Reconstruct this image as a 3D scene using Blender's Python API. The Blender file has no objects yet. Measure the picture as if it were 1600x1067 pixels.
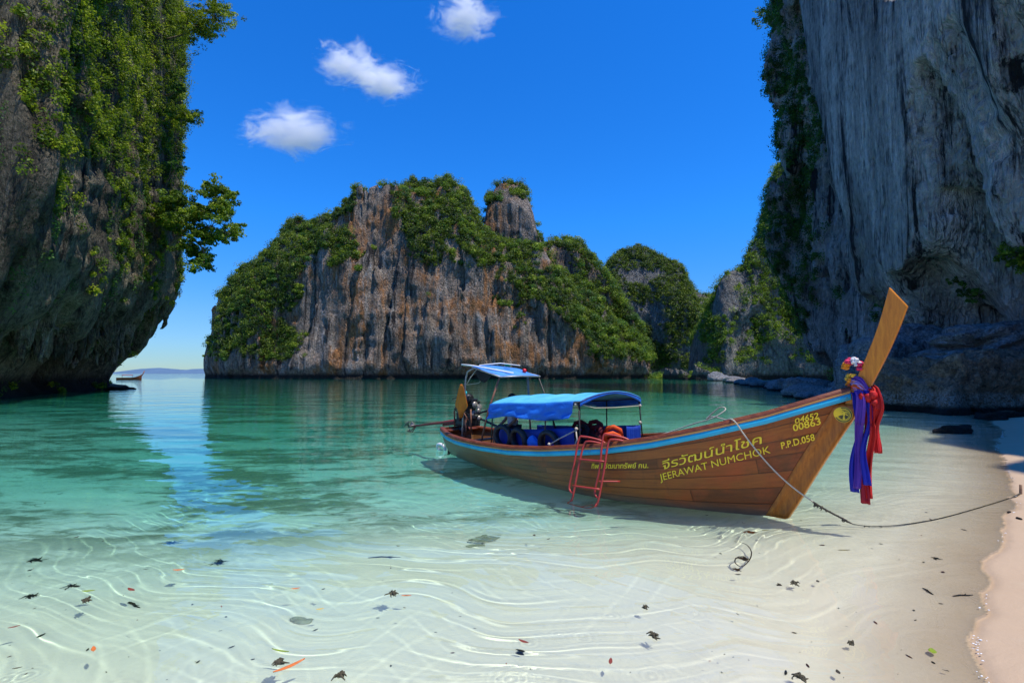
import bpy, bmesh, math, random, time
import numpy as np
from mathutils import Vector, Matrix, noise as mnoise
from mathutils.bvhtree import BVHTree
T0 = time.time()
R = math.radians
sc = bpy.context.scene
col = sc.collection

# ------------------------------------------------------------------ camera, sky, sun
PITCH = R(3.54); CH = 2.2
cam = bpy.data.objects.new('camera', bpy.data.cameras.new('camera')); col.objects.link(cam); sc.camera = cam
cam.location = (0, 0, CH); cam.rotation_euler = (R(90) + PITCH, 0, 0)
cam.data.lens = 18; cam.data.sensor_width = 36; cam.data.clip_start = .05; cam.data.clip_end = 30000
SUN = Vector((.32, -.20, .92)).normalized()
w = bpy.data.worlds.new('World'); sc.world = w; w.use_nodes = True
nt = w.node_tree
sky = nt.nodes.new('ShaderNodeTexSky'); sky.sky_type = 'NISHITA'; sky.sun_disc = False
sky.sun_elevation = math.asin(SUN.z); sky.sun_rotation = math.atan2(SUN.x, SUN.y)
sky.air_density = 1.0; sky.dust_density = .0; sky.ozone_density = 5.0
hs = nt.nodes.new('ShaderNodeHueSaturation'); hs.inputs['Saturation'].default_value = 1.25; hs.inputs['Value'].default_value = 1.0
tn = nt.nodes.new('ShaderNodeMix'); tn.data_type = 'RGBA'; tn.blend_type = 'MULTIPLY'; tn.inputs[0].default_value = 1; tc = nt.nodes.new('ShaderNodeTexCoord'); sz_ = nt.nodes.new('ShaderNodeSeparateXYZ'); nt.links.new(tc.outputs['Generated'], sz_.inputs[0]); rp = nt.nodes.new('ShaderNodeValToRGB'); nt.links.new(sz_.outputs[2], rp.inputs[0]); nt.links.new(rp.outputs[0], tn.inputs[7])
rp.color_ramp.elements.new(.10); rp.color_ramp.elements.new(.28)
rp.color_ramp.elements[0].position = 0; rp.color_ramp.elements[0].color = (.40, .58, .80, 1); rp.color_ramp.elements[1].color = (.50, .76, 1.12, 1); rp.color_ramp.elements[2].color = (.34, 1.02, 1.6, 1); rp.color_ramp.elements[3].color = (.24, 1.12, 1.72, 1)
nt.links.new(sky.outputs[0], hs.inputs['Color']); nt.links.new(hs.outputs[0], tn.inputs[6]); nt.links.new(tn.outputs[2], nt.nodes['Background'].inputs[0])
nt.nodes['Background'].inputs[1].default_value = .14
L = bpy.data.lights.new('sun', 'SUN'); L.energy = 5.0; L.angle = R(.5); L.color = (1, .93, .80)
lo = bpy.data.objects.new('sun', L); col.objects.link(lo)
lo.rotation_euler = SUN.to_track_quat('Z', 'Y').to_euler(); lo.location = (20, -10, 90)
L.cycles.is_caustics_light = True
sc.view_settings.view_transform = 'Standard'; sc.view_settings.look = 'None'; sc.view_settings.exposure = 0
sc.cycles.use_denoising = True
sc.cycles.max_bounces = 8; sc.cycles.diffuse_bounces = 3; sc.cycles.glossy_bounces = 3
sc.cycles.transmission_bounces = 6; sc.cycles.transparent_max_bounces = 8; sc.cycles.volume_bounces = 12
sc.cycles.volume_step_rate = 2.0

# ------------------------------------------------------------------ helpers
def ray(px, py):
    x = (px-800)/800; y = (533.5-py)/800
    return np.array([x, math.cos(PITCH)-y*math.sin(PITCH), math.sin(PITCH)+y*math.cos(PITCH)])
def at_y(px, py, Y):
    d = ray(px, py); return np.array([0, 0, CH]) + d*Y/d[1]
def ground(px, py, z=0.):
    d = ray(px, py); return np.array([0, 0, CH]) + d*(z-CH)/d[2]
def tag(o, label=None, cat=None, group=None, kind=None):
    if label: o['label'] = label
    if cat: o['category'] = cat
    if group: o['group'] = group
    if kind: o['kind'] = kind
    return o
def empty(name, loc=(0, 0, 0), rz=0):
    o = bpy.data.objects.new(name, None); col.objects.link(o); o.location = loc; o.rotation_euler = (0, 0, rz); return o
def mk(name, v, f, mat, parent=None, smooth=True, uv=None):
    """v (n,3) array; f (m,k) array or list of lists"""
    me = bpy.data.meshes.new(name)
    if isinstance(f, np.ndarray):
        v = np.asarray(v, np.float32); m, k = f.shape
        me.vertices.add(len(v)); me.vertices.foreach_set('co', v.ravel())
        me.loops.add(m*k); me.loops.foreach_set('vertex_index', f.astype(np.int32).ravel())
        me.polygons.add(m); me.polygons.foreach_set('loop_start', np.arange(0, m*k, k, dtype=np.int32))
        me.polygons.foreach_set('loop_total', np.full(m, k, np.int32))
        me.update(calc_edges=True); me.validate()
    else:
        me.from_pydata([tuple(p) for p in v], [], f)
    if uv is not None:
        ul = me.uv_layers.new(name='UVMap')
        li = np.empty(len(me.loops), np.int32); me.loops.foreach_get('vertex_index', li)
        ul.data.foreach_set('uv', np.asarray(uv, np.float32)[li].ravel())
    if smooth: me.shade_smooth()
    if mat: me.materials.append(mat)
    o = bpy.data.objects.new(name, me); col.objects.link(o)
    if parent: o.parent = parent
    return o
class MB:
    """collects shapes into one mesh"""
    def __init__(s): s.v = []; s.f = []
    def add(s, v, f):
        b = len(s.v); s.v += [tuple(map(float, p)) for p in v]; s.f += [[i+b for i in q] for q in f]; return s
    def box(s, c, d, rot=None, taper=1.0):
        c = Vector(c); d = Vector(d)/2; vs = []
        for z in (-1, 1):
            k = taper if z > 0 else 1
            for x, y in ((-1, -1), (1, -1), (1, 1), (-1, 1)):
                p = Vector((x*d.x*k, y*d.y*k, z*d.z))
                if rot is not None: p = rot @ p
                vs.append(c+p)
        return s.add(vs, [[3, 2, 1, 0], [4, 5, 6, 7], [0, 1, 5, 4], [1, 2, 6, 5], [2, 3, 7, 6], [3, 0, 4, 7]])
    def tube(s, pts, r, n=8, cap=True):
        P = [Vector(p) for p in pts]; rr = r if isinstance(r, (list, tuple)) else [r]*len(P)
        vs = []; up = None
        for i, p in enumerate(P):
            t = (P[min(i+1, len(P)-1)]-P[max(i-1, 0)]).normalized()
            if up is None:
                up = Vector((0, 0, 1)) if abs(t.z) < .9 else Vector((1, 0, 0))
            a = t.cross(up)
            if a.length < 1e-4: a = t.orthogonal()
            a.normalize(); b = a.cross(t).normalized(); up = b
            for k in range(n):
                an = 2*math.pi*k/n; vs.append(p+(a*math.cos(an)+b*math.sin(an))*rr[i])
        f = []
        for i in range(len(P)-1):
            for k in range(n):
                k2 = (k+1) % n; f.append([i*n+k, i*n+k2, (i+1)*n+k2, (i+1)*n+k])
        if cap: f += [[k for k in range(n)][::-1], [(len(P)-1)*n+k for k in range(n)]]
        return s.add(vs, f)
    def lathe(s, prof, c, axis=(0, 0, 1), n=16):
        q = Vector(axis).to_track_quat('Z', 'Y'); c = Vector(c); vs = []
        for r, z in prof:
            for k in range(n):
                an = 2*math.pi*k/n; vs.append(c+q @ Vector((r*math.cos(an), r*math.sin(an), z)))
        f = []
        for i in range(len(prof)-1):
            for k in range(n):
                k2 = (k+1) % n; f.append([i*n+k, i*n+k2, (i+1)*n+k2, (i+1)*n+k])
        return s.add(vs, f)
    def blob(s, c, r, n=8, m=6, jit=0, seed=0):
        rnd = random.Random(seed); c = Vector(c)
        if not isinstance(r, (tuple, list)): r = (r, r, r)
        vs = [c+Vector((0, 0, -r[2]))]
        for i in range(1, m):
            th = math.pi*i/m-math.pi/2
            for k in range(n):
                an = 2*math.pi*k/n; j = 1+rnd.uniform(-jit, jit)
                vs.append(c+Vector((r[0]*math.cos(th)*math.cos(an)*j, r[1]*math.cos(th)*math.sin(an)*j, r[2]*math.sin(th)*j)))
        vs.append(c+Vector((0, 0, r[2]))); f = []
        for k in range(n):
            f.append([0, 1+(k+1) % n, 1+k]); f.append([len(vs)-1, len(vs)-1-n+k, len(vs)-1-n+(k+1) % n])
        for i in range(m-2):
            for k in range(n):
                k2 = (k+1) % n; f.append([1+i*n+k, 1+i*n+k2, 1+(i+1)*n+k2, 1+(i+1)*n+k])
        return s.add(vs, f)
    def grid(s, fn, nu, nv):
        vs = [fn(i/nu, j/nv) for j in range(nv+1) for i in range(nu+1)]
        return s.add(vs, [[j*(nu+1)+i, j*(nu+1)+i+1, (j+1)*(nu+1)+i+1, (j+1)*(nu+1)+i] for j in range(nv) for i in range(nu)])
    def build(s, name, mat, parent=None, smooth=True):
        return mk(name, s.v, s.f, mat, parent, smooth)
def solid(o, t, off=-1):
    m = o.modifiers.new('solid', 'SOLIDIFY'); m.thickness = t; m.offset = off; return o
def bevel(o, wdt=.01):
    m = o.modifiers.new('bevel', 'BEVEL'); m.width = wdt; m.segments = 2; m.limit_method = 'ANGLE'; return o
def interp(x, xs, ys): return np.interp(x, xs, ys)
def sstep(a, b, x): t = np.clip((x-a)/(b-a), 0, 1); return t*t*(3-2*t)
def cr(pts, n):
    """catmull-rom through points, n samples per span"""
    P = np.array(pts, float); P = np.vstack([2*P[0]-P[1], P, 2*P[-1]-P[-2]]); out = []
    for i in range(1, len(P)-2):
        for k in range(n):
            t = k/n; a, b, c, d = P[i-1], P[i], P[i+1], P[i+2]
            out.append(.5*((2*b)+(-a+c)*t+(2*a-5*b+4*c-d)*t*t+(-a+3*b-3*c+d)*t**3))
    out.append(P[-2]); return np.array(out)

# ---- node helper
class NT:
    def __init__(s, name):
        s.m = bpy.data.materials.new(name); s.m.use_nodes = True; s.t = s.m.node_tree; s.t.nodes.clear()
        s.out = s.n('OutputMaterial')
    def n(s, typ, **kw):
        nd = s.t.nodes.new('ShaderNode'+typ)
        for k, v in kw.items(): setattr(nd, k, v)
        return nd
    def l(s, a, b): s.t.links.new(a, b)
    def set(s, nd, **kw):
        for k, v in kw.items():
            i = nd.inputs[int(k[1:])] if k[0] == '_' and k[1:].isdigit() else nd.inputs[k.replace('_', ' ')]
            if hasattr(v, 'is_output') or isinstance(v, bpy.types.NodeSocket): s.l(v, i)
            else: i.default_value = v
        return nd
    def coord(s, kind='Object', scale=(1, 1, 1), rot=(0, 0, 0)):
        c = s.n('TexCoord'); mp = s.n('Mapping'); s.l(c.outputs[kind], mp.inputs[0])
        mp.inputs['Scale'].default_value = scale; mp.inputs['Rotation'].default_value = rot
        return mp.outputs[0]
    def noise(s, vec, scale, detail=6, rough=.6, dist=0):
        nd = s.n('TexNoise'); s.set(nd, Vector=vec, Scale=scale, Detail=detail, Roughness=rough, Distortion=dist); return nd.outputs[0]
    def ramp(s, fac, stops, interp_='LINEAR'):
        nd = s.n('ValToRGB'); s.l(fac, nd.inputs[0]); cr_ = nd.color_ramp; cr_.interpolation = interp_
        while len(cr_.elements) < len(stops): cr_.elements.new(.5)
        for e, (p, c) in zip(cr_.elements, stops):
            e.position = p; e.color = (*c, 1) if isinstance(c, (tuple, list)) else (c, c, c, 1)
        return nd.outputs[0]
    def mix(s, fac, a, b, blend='MIX'):
        nd = s.n('Mix', data_type='RGBA', blend_type=blend)
        for k, v in ((0, fac), (6, a), (7, b)):
            if isinstance(v, bpy.types.NodeSocket): s.l(v, nd.inputs[k])
            else: nd.inputs[k].default_value = (*v, 1) if isinstance(v, tuple) else v
        return nd.outputs[2]
    def math(s, op, a, b=0., clamp=False):
        nd = s.n('Math', operation=op, use_clamp=clamp)
        for k, v in ((0, a), (1, b)):
            if isinstance(v, bpy.types.NodeSocket): s.l(v, nd.inputs[k])
            else: nd.inputs[k].default_value = v
        return nd.outputs[0]
    def bump(s, h, strength=.5, dist=.1, normal=None):
        nd = s.n('Bump'); s.set(nd, Height=h, Strength=strength, Distance=dist)
        if normal is not None: s.l(normal, nd.inputs['Normal'])
        return nd.outputs[0]
    def xyz(s):
        c = s.n('NewGeometry'); x = s.n('SeparateXYZ'); s.l(c.outputs['Position'], x.inputs[0]); return x.outputs
    def pbr(s, color, rough=.6, normal=None, **kw):
        b = s.n('BsdfPrincipled'); s.set(b, Roughness=rough)
        if isinstance(color, bpy.types.NodeSocket): s.l(color, b.inputs[0])
        else: b.inputs[0].default_value = (*color, 1)
        if normal is not None: s.l(normal, b.inputs['Normal'])
        for k, v in kw.items(): s.set(b, **{k: v})
        s.l(b.outputs[0], s.out.inputs[0]); return s.m
def simple(name, c, rough=.5, var=.25, scale=8, bump=.15, bd=.01, metal=0, spec=.5, c2=None):
    k = NT(name); v = k.coord()
    n = k.noise(v, scale, 6, .6)
    lo_ = c2 if c2 else tuple(x*(1-var) for x in c); hi = tuple(min(1, x*(1+var)) for x in c)
    colr = k.ramp(n, [(.3, lo_), (.7, hi)])
    n2 = k.noise(v, scale*4, 5, .6)
    return k.pbr(colr, rough, k.bump(n2, bump, bd), Metallic=metal, Specular_IOR_Level=spec)

# ------------------------------------------------------------------ materials
def warp(k, vec, sc_, amt):
    nz = k.n('TexNoise'); k.set(nz, Vector=vec, Scale=sc_, Detail=5, Roughness=.65)
    a = k.n('VectorMath', operation='SUBTRACT'); k.l(nz.outputs[1], a.inputs[0]); a.inputs[1].default_value = (.5, .5, .5)
    b = k.n('VectorMath', operation='SCALE'); k.l(a.outputs[0], b.inputs[0]); b.inputs['Scale'].default_value = amt*4
    c = k.n('VectorMath', operation='ADD'); k.l(vec, c.inputs[0]); k.l(b.outputs[0], c.inputs[1]); return c.outputs[0]
def rock_mat(name, dark, mid, light, accent, scale=.12, acc=(.5, .62), lt=(.55, .75), bump=1.0, bd=.8, rot=(0, 0, 0), wet=2.0, stretch=.22, fine=1.0, stain=.0, grain=.75, ct=(.35, .47, .59, .71)):
    k = NT(name)
    v = k.coord(scale=(1, 1, stretch), rot=rot); v2 = k.coord()
    a = k.noise(v, scale*2.2, 8, .72, .6)        # vertical streaks
    b = k.noise(v2, scale*.55, 5, .6)            # patches
    c = k.noise(v2, scale*9*fine, 8, .75)        # grain
    base = k.ramp(a, [(ct[0], dark), (ct[1], mid), (ct[2], mid), (ct[3], light)])
    base = k.mix(k.ramp(k.math('ADD', k.math('MULTIPLY', b, .45), k.math('MULTIPLY', a, .55)), [(acc[0], 0.), (acc[1], 1.)]), base, k.mix(k.noise(v, scale*7, 6), accent, tuple(x*.45 for x in accent)))
    base = k.mix(k.ramp(k.noise(v, scale*4.5, 6, .7), [(lt[0], 0.), (lt[1], .85)]), base, light)
    base = k.mix(grain, base, k.ramp(c, [(.33, (.14,)*3), (.52, (.85,)*3), (.7, (1.25,)*3)]), 'MULTIPLY')
    vor = k.n('TexVoronoi', feature='DISTANCE_TO_EDGE'); k.set(vor, Vector=warp(k, k.coord(scale=(1, 1, stretch*1.2), rot=rot), scale*3, 1.6/scale*.12), Scale=scale*5)
    crack = k.ramp(vor.outputs[0], [(0., 0.), (.12, 1.)])
    base = k.mix(k.math('MULTIPLY', k.math('SUBTRACT', 1., crack), k.ramp(k.noise(v2, scale*3, 3), [(.45, 0.), (.6, .8)])), base, dark)
    if stain: base = k.mix(k.math('MULTIPLY', k.ramp(k.noise(k.coord(scale=(1, 1, .35), rot=rot), scale*.42, 5, .62, .8), [(.48, 0.), (.60, 1.)]), stain), base, k.mix(.8, base, dark))
    # tide band: wet, algae dark stone
    z = k.xyz()[2]
    zz = k.math('ADD', z, k.math('MULTIPLY', k.noise(v2, .6, 4), 1.6*wet/3))
    wetm = k.ramp(k.math('DIVIDE', zz, wet*3), [(.18+.12, 1.), (.5, 0.)])
    base = k.mix(wetm, base, k.mix(c, (.012, .011, .010), (.05, .045, .038)))
    if 'boulder' in name:
        bz = k.ramp(k.math('DIVIDE', k.math('ADD', z, k.math('MULTIPLY', b, .5)), 3.), [(.20, 0.), (.27, 1.), (.42, 1.), (.50, 0.)])
        base = k.mix(k.math('MULTIPLY', bz, k.ramp(k.noise(v2, 9., 5, .8), [(.47, 0.), (.56, .8)])), base, (.62, .56, .52))
    h = k.math('ADD', k.math('ADD', k.math('MULTIPLY', a, 1.2), k.math('MULTIPLY', c, .45)), k.math('MULTIPLY', crack, .25))
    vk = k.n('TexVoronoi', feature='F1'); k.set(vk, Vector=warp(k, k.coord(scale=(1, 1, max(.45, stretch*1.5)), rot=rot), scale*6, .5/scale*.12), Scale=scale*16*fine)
    kn = k.ramp(vk.outputs[0], [(.15, 1.), (.75, 0.)]); base = k.mix(.32, base, k.ramp(vk.outputs[0], [(.25, (1.12,)*3), (.6, (.75,)*3), (.85, (.22,)*3)]), 'MULTIPLY')  # hollows between the knobs darkened in the colour, as shade would
    h = k.math('ADD', k.math('ADD', h, k.math('MULTIPLY', kn, .55)), k.math('MULTIPLY', k.noise(v2, scale*34*fine, 4, .7), .2))
    return k.pbr(base, .88, k.bump(h, bump, bd), Specular_IOR_Level=.25)
def leaf_mat(name, c0, c1, c2, transl=.25):
    k = NT(name); g = k.n('NewGeometry'); v = k.coord()
    at = k.n('Attribute', attribute_name='tone')
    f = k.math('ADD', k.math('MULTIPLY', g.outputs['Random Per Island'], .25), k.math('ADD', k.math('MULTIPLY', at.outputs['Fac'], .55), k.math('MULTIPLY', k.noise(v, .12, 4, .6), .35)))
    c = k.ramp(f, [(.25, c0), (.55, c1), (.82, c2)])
    b = k.n('BsdfPrincipled'); k.set(b, Base_Color=c, Roughness=.55, Specular_IOR_Level=.3)
    t = k.n('BsdfTranslucent'); k.l(k.mix(.5, c, (.3, .45, .02), 'ADD'), t.inputs[0])
    m = k.n('MixShader'); k.set(m, Fac=transl, _1=b.outputs[0], _2=t.outputs[0]); k.l(m.outputs[0], k.out.inputs[0])
    return k.m
M = {}; AR_ = 0.224
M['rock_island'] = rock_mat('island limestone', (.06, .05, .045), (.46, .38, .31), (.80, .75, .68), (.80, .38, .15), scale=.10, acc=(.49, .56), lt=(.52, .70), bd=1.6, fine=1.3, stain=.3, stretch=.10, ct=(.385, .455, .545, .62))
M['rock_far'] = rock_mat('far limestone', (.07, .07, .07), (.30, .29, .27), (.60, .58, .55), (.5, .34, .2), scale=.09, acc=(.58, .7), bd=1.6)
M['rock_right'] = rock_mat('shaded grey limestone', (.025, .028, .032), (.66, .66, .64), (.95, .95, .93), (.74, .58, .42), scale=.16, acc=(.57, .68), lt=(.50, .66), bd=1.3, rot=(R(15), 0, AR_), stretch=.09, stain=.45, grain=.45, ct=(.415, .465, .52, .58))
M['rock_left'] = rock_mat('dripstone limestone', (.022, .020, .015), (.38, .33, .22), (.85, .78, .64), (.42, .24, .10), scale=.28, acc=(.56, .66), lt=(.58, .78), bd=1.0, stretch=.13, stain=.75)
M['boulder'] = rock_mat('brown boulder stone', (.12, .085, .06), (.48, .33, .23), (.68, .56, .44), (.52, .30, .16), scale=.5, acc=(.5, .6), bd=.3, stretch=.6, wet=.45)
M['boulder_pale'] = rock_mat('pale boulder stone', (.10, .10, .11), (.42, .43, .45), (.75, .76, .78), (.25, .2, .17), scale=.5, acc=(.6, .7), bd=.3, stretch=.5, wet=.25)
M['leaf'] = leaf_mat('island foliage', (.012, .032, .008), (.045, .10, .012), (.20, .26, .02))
M['leaf_bright'] = leaf_mat('sunlit foliage', (.02, .05, .007), (.085, .17, .012), (.26, .34, .025), .3)  # lighter leaf copy: sunlit look put into the colour, also varies crowns
M['leaf_dark'] = leaf_mat('shade foliage', (.010, .035, .010), (.03, .10, .02), (.08, .20, .03), .25)  # darker leaf copy: shade put into the colour, also varies crowns
M['leaf_left'] = leaf_mat('vine foliage', (.010, .03, .004), (.075, .14, .007), (.30, .36, .018), .35)
M['bark'] = simple('grey bark', (.20, .16, .12), .85, .4, 3, .5, .03)

def sand_mat():
    k = NT('pale sand'); v = k.coord(); z = k.xyz()
    g = k.noise(v, 120, 3, .8); b = k.noise(v, .9, 5, .6); s = k.noise(v, 14, 4, .7)
    c = k.mix(b, (.52, .42, .32), (.64, .54, .43))
    c = k.mix(.5, c, k.ramp(g, [(.3, (.72,)*3), (.6, (1.1,)*3)]), 'MULTIPLY')
    dry = k.ramp(k.math('ADD', z[2], k.math('MULTIPLY', k.noise(v, 2.1, 5, .6), .10)), [(.07, 0.), (.13, 1.)])
    c = k.mix(dry, k.mix(.7, c, (.44, .30, .18)), k.mix(.6, k.mix(k.ramp(k.noise(v, 3.2, 4, .6), [(.4, 0.), (.65, 1.)]), c, (.42, .34, .22)), (.48, .40, .265)))
    # below about half a metre: lighter again, with drifts of brown weed and broken coral
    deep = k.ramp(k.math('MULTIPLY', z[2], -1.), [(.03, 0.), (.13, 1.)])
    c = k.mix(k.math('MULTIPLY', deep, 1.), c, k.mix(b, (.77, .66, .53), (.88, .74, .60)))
    v3 = k.coord(scale=(.7, 1.5, 1))
    wd = k.math('ADD', k.math('MULTIPLY', k.noise(v3, .35, 3, .5), .5), k.math('MULTIPLY', k.noise(v3, 1.7, 6, .72, .5), .5))
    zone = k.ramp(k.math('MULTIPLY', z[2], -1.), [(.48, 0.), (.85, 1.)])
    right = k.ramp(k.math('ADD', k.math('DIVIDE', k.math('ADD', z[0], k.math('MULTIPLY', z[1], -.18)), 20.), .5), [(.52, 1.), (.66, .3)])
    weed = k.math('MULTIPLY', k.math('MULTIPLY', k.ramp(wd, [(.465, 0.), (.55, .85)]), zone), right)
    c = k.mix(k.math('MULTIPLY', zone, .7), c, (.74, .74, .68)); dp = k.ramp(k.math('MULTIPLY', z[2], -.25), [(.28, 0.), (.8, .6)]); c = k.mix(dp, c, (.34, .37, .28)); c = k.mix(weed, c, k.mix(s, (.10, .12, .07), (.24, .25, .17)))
    h = k.math('ADD', k.math('MULTIPLY', g, .25), k.math('MULTIPLY', s, .6))
    h = k.math('ADD', h, k.math('MULTIPLY', k.noise(v, 2.6, 5, .6, .8), 3.))
    return k.pbr(c, .9, k.bump(h, .5, .012), Specular_IOR_Level=.2)
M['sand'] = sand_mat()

# ------------------------------------------------------------------ shore, seabed
shore = cr([(300, 330), (60, 66), (30, 32.5), (23.5, 25.6), (18.6, 19.6), (14.6, 15.6), (9.6, 9.9), (6.3, 6.75), (4.5, 5.0), (3.35, 3.75), (2.2, 1.6), (0, .2), (-5, -1.2), (-14, -1.5), (-40, 6), (-52, 12), (-400, 60)], 10)
def shore_dist(X, Y):
    """signed metres to the water's edge, positive in the water"""
    sh = X.shape; P = np.stack([X.ravel(), Y.ravel()], -1).astype(np.float32); best = np.full(len(P), 1e9, np.float32); sg = np.ones(len(P), np.float32)
    for a, b in zip(shore[:-1], shore[1:]):
        d = b-a; L2 = d@d; t = np.clip(((P-a)@d)/L2, 0, 1); q = P-a-t[:, None]*d
        best = np.minimum(best, np.hypot(q[:, 0], q[:, 1]))
    poly = np.vstack([shore, [(-12000, 300), (-12000, 20000), (12000, 20000), (12000, 400)]]); ins = np.zeros(len(P), bool)
    for a, b in zip(poly, np.roll(poly, -1, 0)):
        if a[1] == b[1]: continue
        m = (a[1] > P[:, 1]) != (b[1] > P[:, 1])
        ins ^= m & (P[:, 0] < (b[0]-a[0])*(P[:, 1]-a[1])/(b[1]-a[1])+a[0])
    return (best*np.where(ins, 1, -1)).reshape(sh)+(lat2(X, Y, .62, 71)*.07+lat2(X, Y, .21, 72)*.03)*np.exp(-(best.reshape(sh)/1.5)**2)
def lat2(X, Y, s, seed):
    """smooth value noise at arbitrary points"""
    rng = np.random.RandomState(seed); G = rng.rand(64, 64)*2-1; x = X/s; y = Y/s
    xi = np.floor(x).astype(int); yi = np.floor(y).astype(int); fx = x-xi; fy = y-yi; fx = fx*fx*(3-2*fx); fy = fy*fy*(3-2*fy)
    g = lambda i, j: G[i % 64, j % 64]
    return (g(xi, yi)*(1-fx)+g(xi+1, yi)*fx)*(1-fy)+(g(xi, yi+1)*(1-fx)+g(xi+1, yi+1)*fx)*fy
def bed_z(X, Y):
    d = shore_dist(X, Y)
    dep = np.interp(d, [-60, -8, -1.5, -.03, .045, 1, 3, 6, 10, 20, 45, 120, 300, 1500], [-3, -.75, -.10, -.004, .036, .12, .25, .46, .88, 1.85, 3.3, 5.5, 10, 30])
    fade = np.clip(np.abs(dep)*1.2, 0, 1)
    fade = fade*sstep(.0, 1.2, np.abs(d))
    dep = dep+.42*sstep(6.4, 9.8, Y+.10*X)*sstep(1.0, 4.0, d)*(1-sstep(60, 200, Y))
    z = -dep + (lat2(X, Y, 3.1, 3)*.05+lat2(X, Y, 1.1, 4)*.02)*fade
    d0 = d; z += .004*np.sin(18*d+5*lat2(X, Y, 2, 8))*np.exp(-((d-1.4)/.9)**2)
    return z, d
def graded(lo_, hi, step, a, b, rate):
    """fine from lo_ to hi, growing to a and b"""
    c = list(np.arange(lo_, hi, step)); s = step; x = c[-1]; up = []
    while x < b: s *= rate; x += s; up.append(x)
    s = step; x = c[0]; dn = []
    while x > a: s *= rate; x -= s; dn.append(x)
    return np.array(dn[::-1]+c+up)
def sheet(xs, ys): 
    X, Y = np.meshgrid(xs, ys); nx, ny = len(xs), len(ys)
    i = np.arange((nx-1)*(ny-1)); r = i//(nx-1); c = i % (nx-1); a = r*nx+c
    return X, Y, np.stack([a, a+1, a+nx+1, a+nx], -1)
xs = graded(-5, 11, .05, -9000, 9000, 1.05); ys = graded(2, 13, .05, -150, 12000, 1.05)
X, Y, F = sheet(xs, ys); Z, D_ = bed_z(X, Y)
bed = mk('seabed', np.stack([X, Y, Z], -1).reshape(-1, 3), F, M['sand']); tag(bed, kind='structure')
bed.cycles.is_caustics_receiver = True

# ------------------------------------------------------------------ water: one refracting sheet, real ripples
def water_mat():
    k = NT('clear sea water'); at = k.n('Attribute', attribute_name='depth')
    comb = k.n('CombineXYZ')
    for i, a in enumerate((.45, .062, .105)):
        k.l(k.math('MULTIPLY', k.math('EXPONENT', k.math('MULTIPLY', at.outputs['Fac'], -a*1.15)), (.97, 1., .99)[i]), comb.inputs[i])
    rf = k.n('BsdfRefraction'); k.set(rf, Color=comb.outputs[0], Roughness=0., IOR=1.333)
    gl = k.n('BsdfGlossy'); k.set(gl, Color=(1, 1, 1, 1), Roughness=.02)
    df = k.n('BsdfDiffuse'); df.inputs[0].default_value = (.006, .11, .115, 1)
    fr = k.n('Fresnel'); fr.inputs[0].default_value = 1.333
    v = k.coord(scale=(.55, 1, 1)); z = k.xyz()
    h = k.math('ADD', k.math('MULTIPLY', k.noise(v, 1.1, 3, .5), .6), k.math('MULTIPLY', k.noise(v, .25, 2, .5), 1.6))
    far = k.ramp(k.math('DIVIDE', z[1], 60.), [(.12, 0.), (.6, 1.)])
    bmp = k.n('Bump'); k.set(bmp, Height=h, Strength=k.math('MULTIPLY', far, .33), Distance=.22)
    k.l(bmp.outputs[0], gl.inputs['Normal']); k.l(bmp.outputs[0], fr.inputs['Normal'])
    m0 = k.n('MixShader'); k.l(k.ramp(k.math('DIVIDE', at.outputs['Fac'], 12.), [(.08, 0.), (.9, .55)]), m0.inputs[0]); k.l(rf.outputs[0], m0.inputs[1]); k.l(df.outputs[0], m0.inputs[2])
    m = k.n('MixShader'); k.l(fr.outputs[0], m.inputs[0]); k.l(m0.outputs[0], m.inputs[1]); k.l(gl.outputs[0], m.inputs[2])
    k.l(m.outputs[0], k.out.inputs[0]); return k.m
xs = graded(-5.5, 7.5, .019, -9000, 9000, 1.032); ys = graded(3.0, 9.5, .019, -60, 12000, 1.026)
X, Y, F = sheet(xs, ys); Zb, Dw = bed_z(X, Y)
sp = np.maximum(np.gradient(xs)[None, :], np.gradient(ys)[:, None])
Zw = np.zeros_like(X); rng = np.random.RandomState(5)
W1 = lat2(X, Y, 2.3, 11); W2 = lat2(X, Y, .9, 12); W3 = lat2(X, Y, .37, 13); A1 = lat2(X, Y, 1.6, 14)
shal = np.clip(1-(Dw-1)/9, .25, 1)
PH = Y+.14*X-.05*np.clip(X, -7, 7)**2+.12*np.clip(Dw, 0, 3)
def crest(ph, f):      # peaked crests, flat troughs
    return f*np.cos(ph)+np.clip(f*1.4-.5, 0, 1)*(.42*np.cos(2*ph)+.22*np.cos(3*ph)+.12*np.cos(4*ph))
for lam, amp, wp, wq, sd in ((.46, .0040, 4.6, 2.4, 0), (.31, .0027, 5.4, 3.0, 1), (.19, .0012, 6.0, 4.0, 2)):
    f = np.clip(lam/sp/4-.5, 0, 1); g_ = lat2(X+sd*9, Y, 1.1+sd*.4, 20+sd)*.8+lat2(X*.6+sd*5, Y*1.6, .5, 30+sd)*.6
    gate = np.clip(.32+1.25*g_, .0, 1.6)
    Zw += shal*amp*gate*crest(2*np.pi*PH*(1+.02*sd)/lam+wp*W1*2+wq*W2*2+.9*W3, f)
for an, lam, amp in ((.75, .27, .0013), (2.5, .33, .0013), (.35, .19, .0006)):
    f = np.clip(lam/sp/4-.5, 0, 1); Zw += shal*amp*np.clip(.2+1.2*lat2(X, Y, .8, int(60+an*10)), 0, 1.4)*crest(2*np.pi*(X*np.cos(an)+Y*np.sin(an))/lam+3*W1+3*W2, f)
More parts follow.
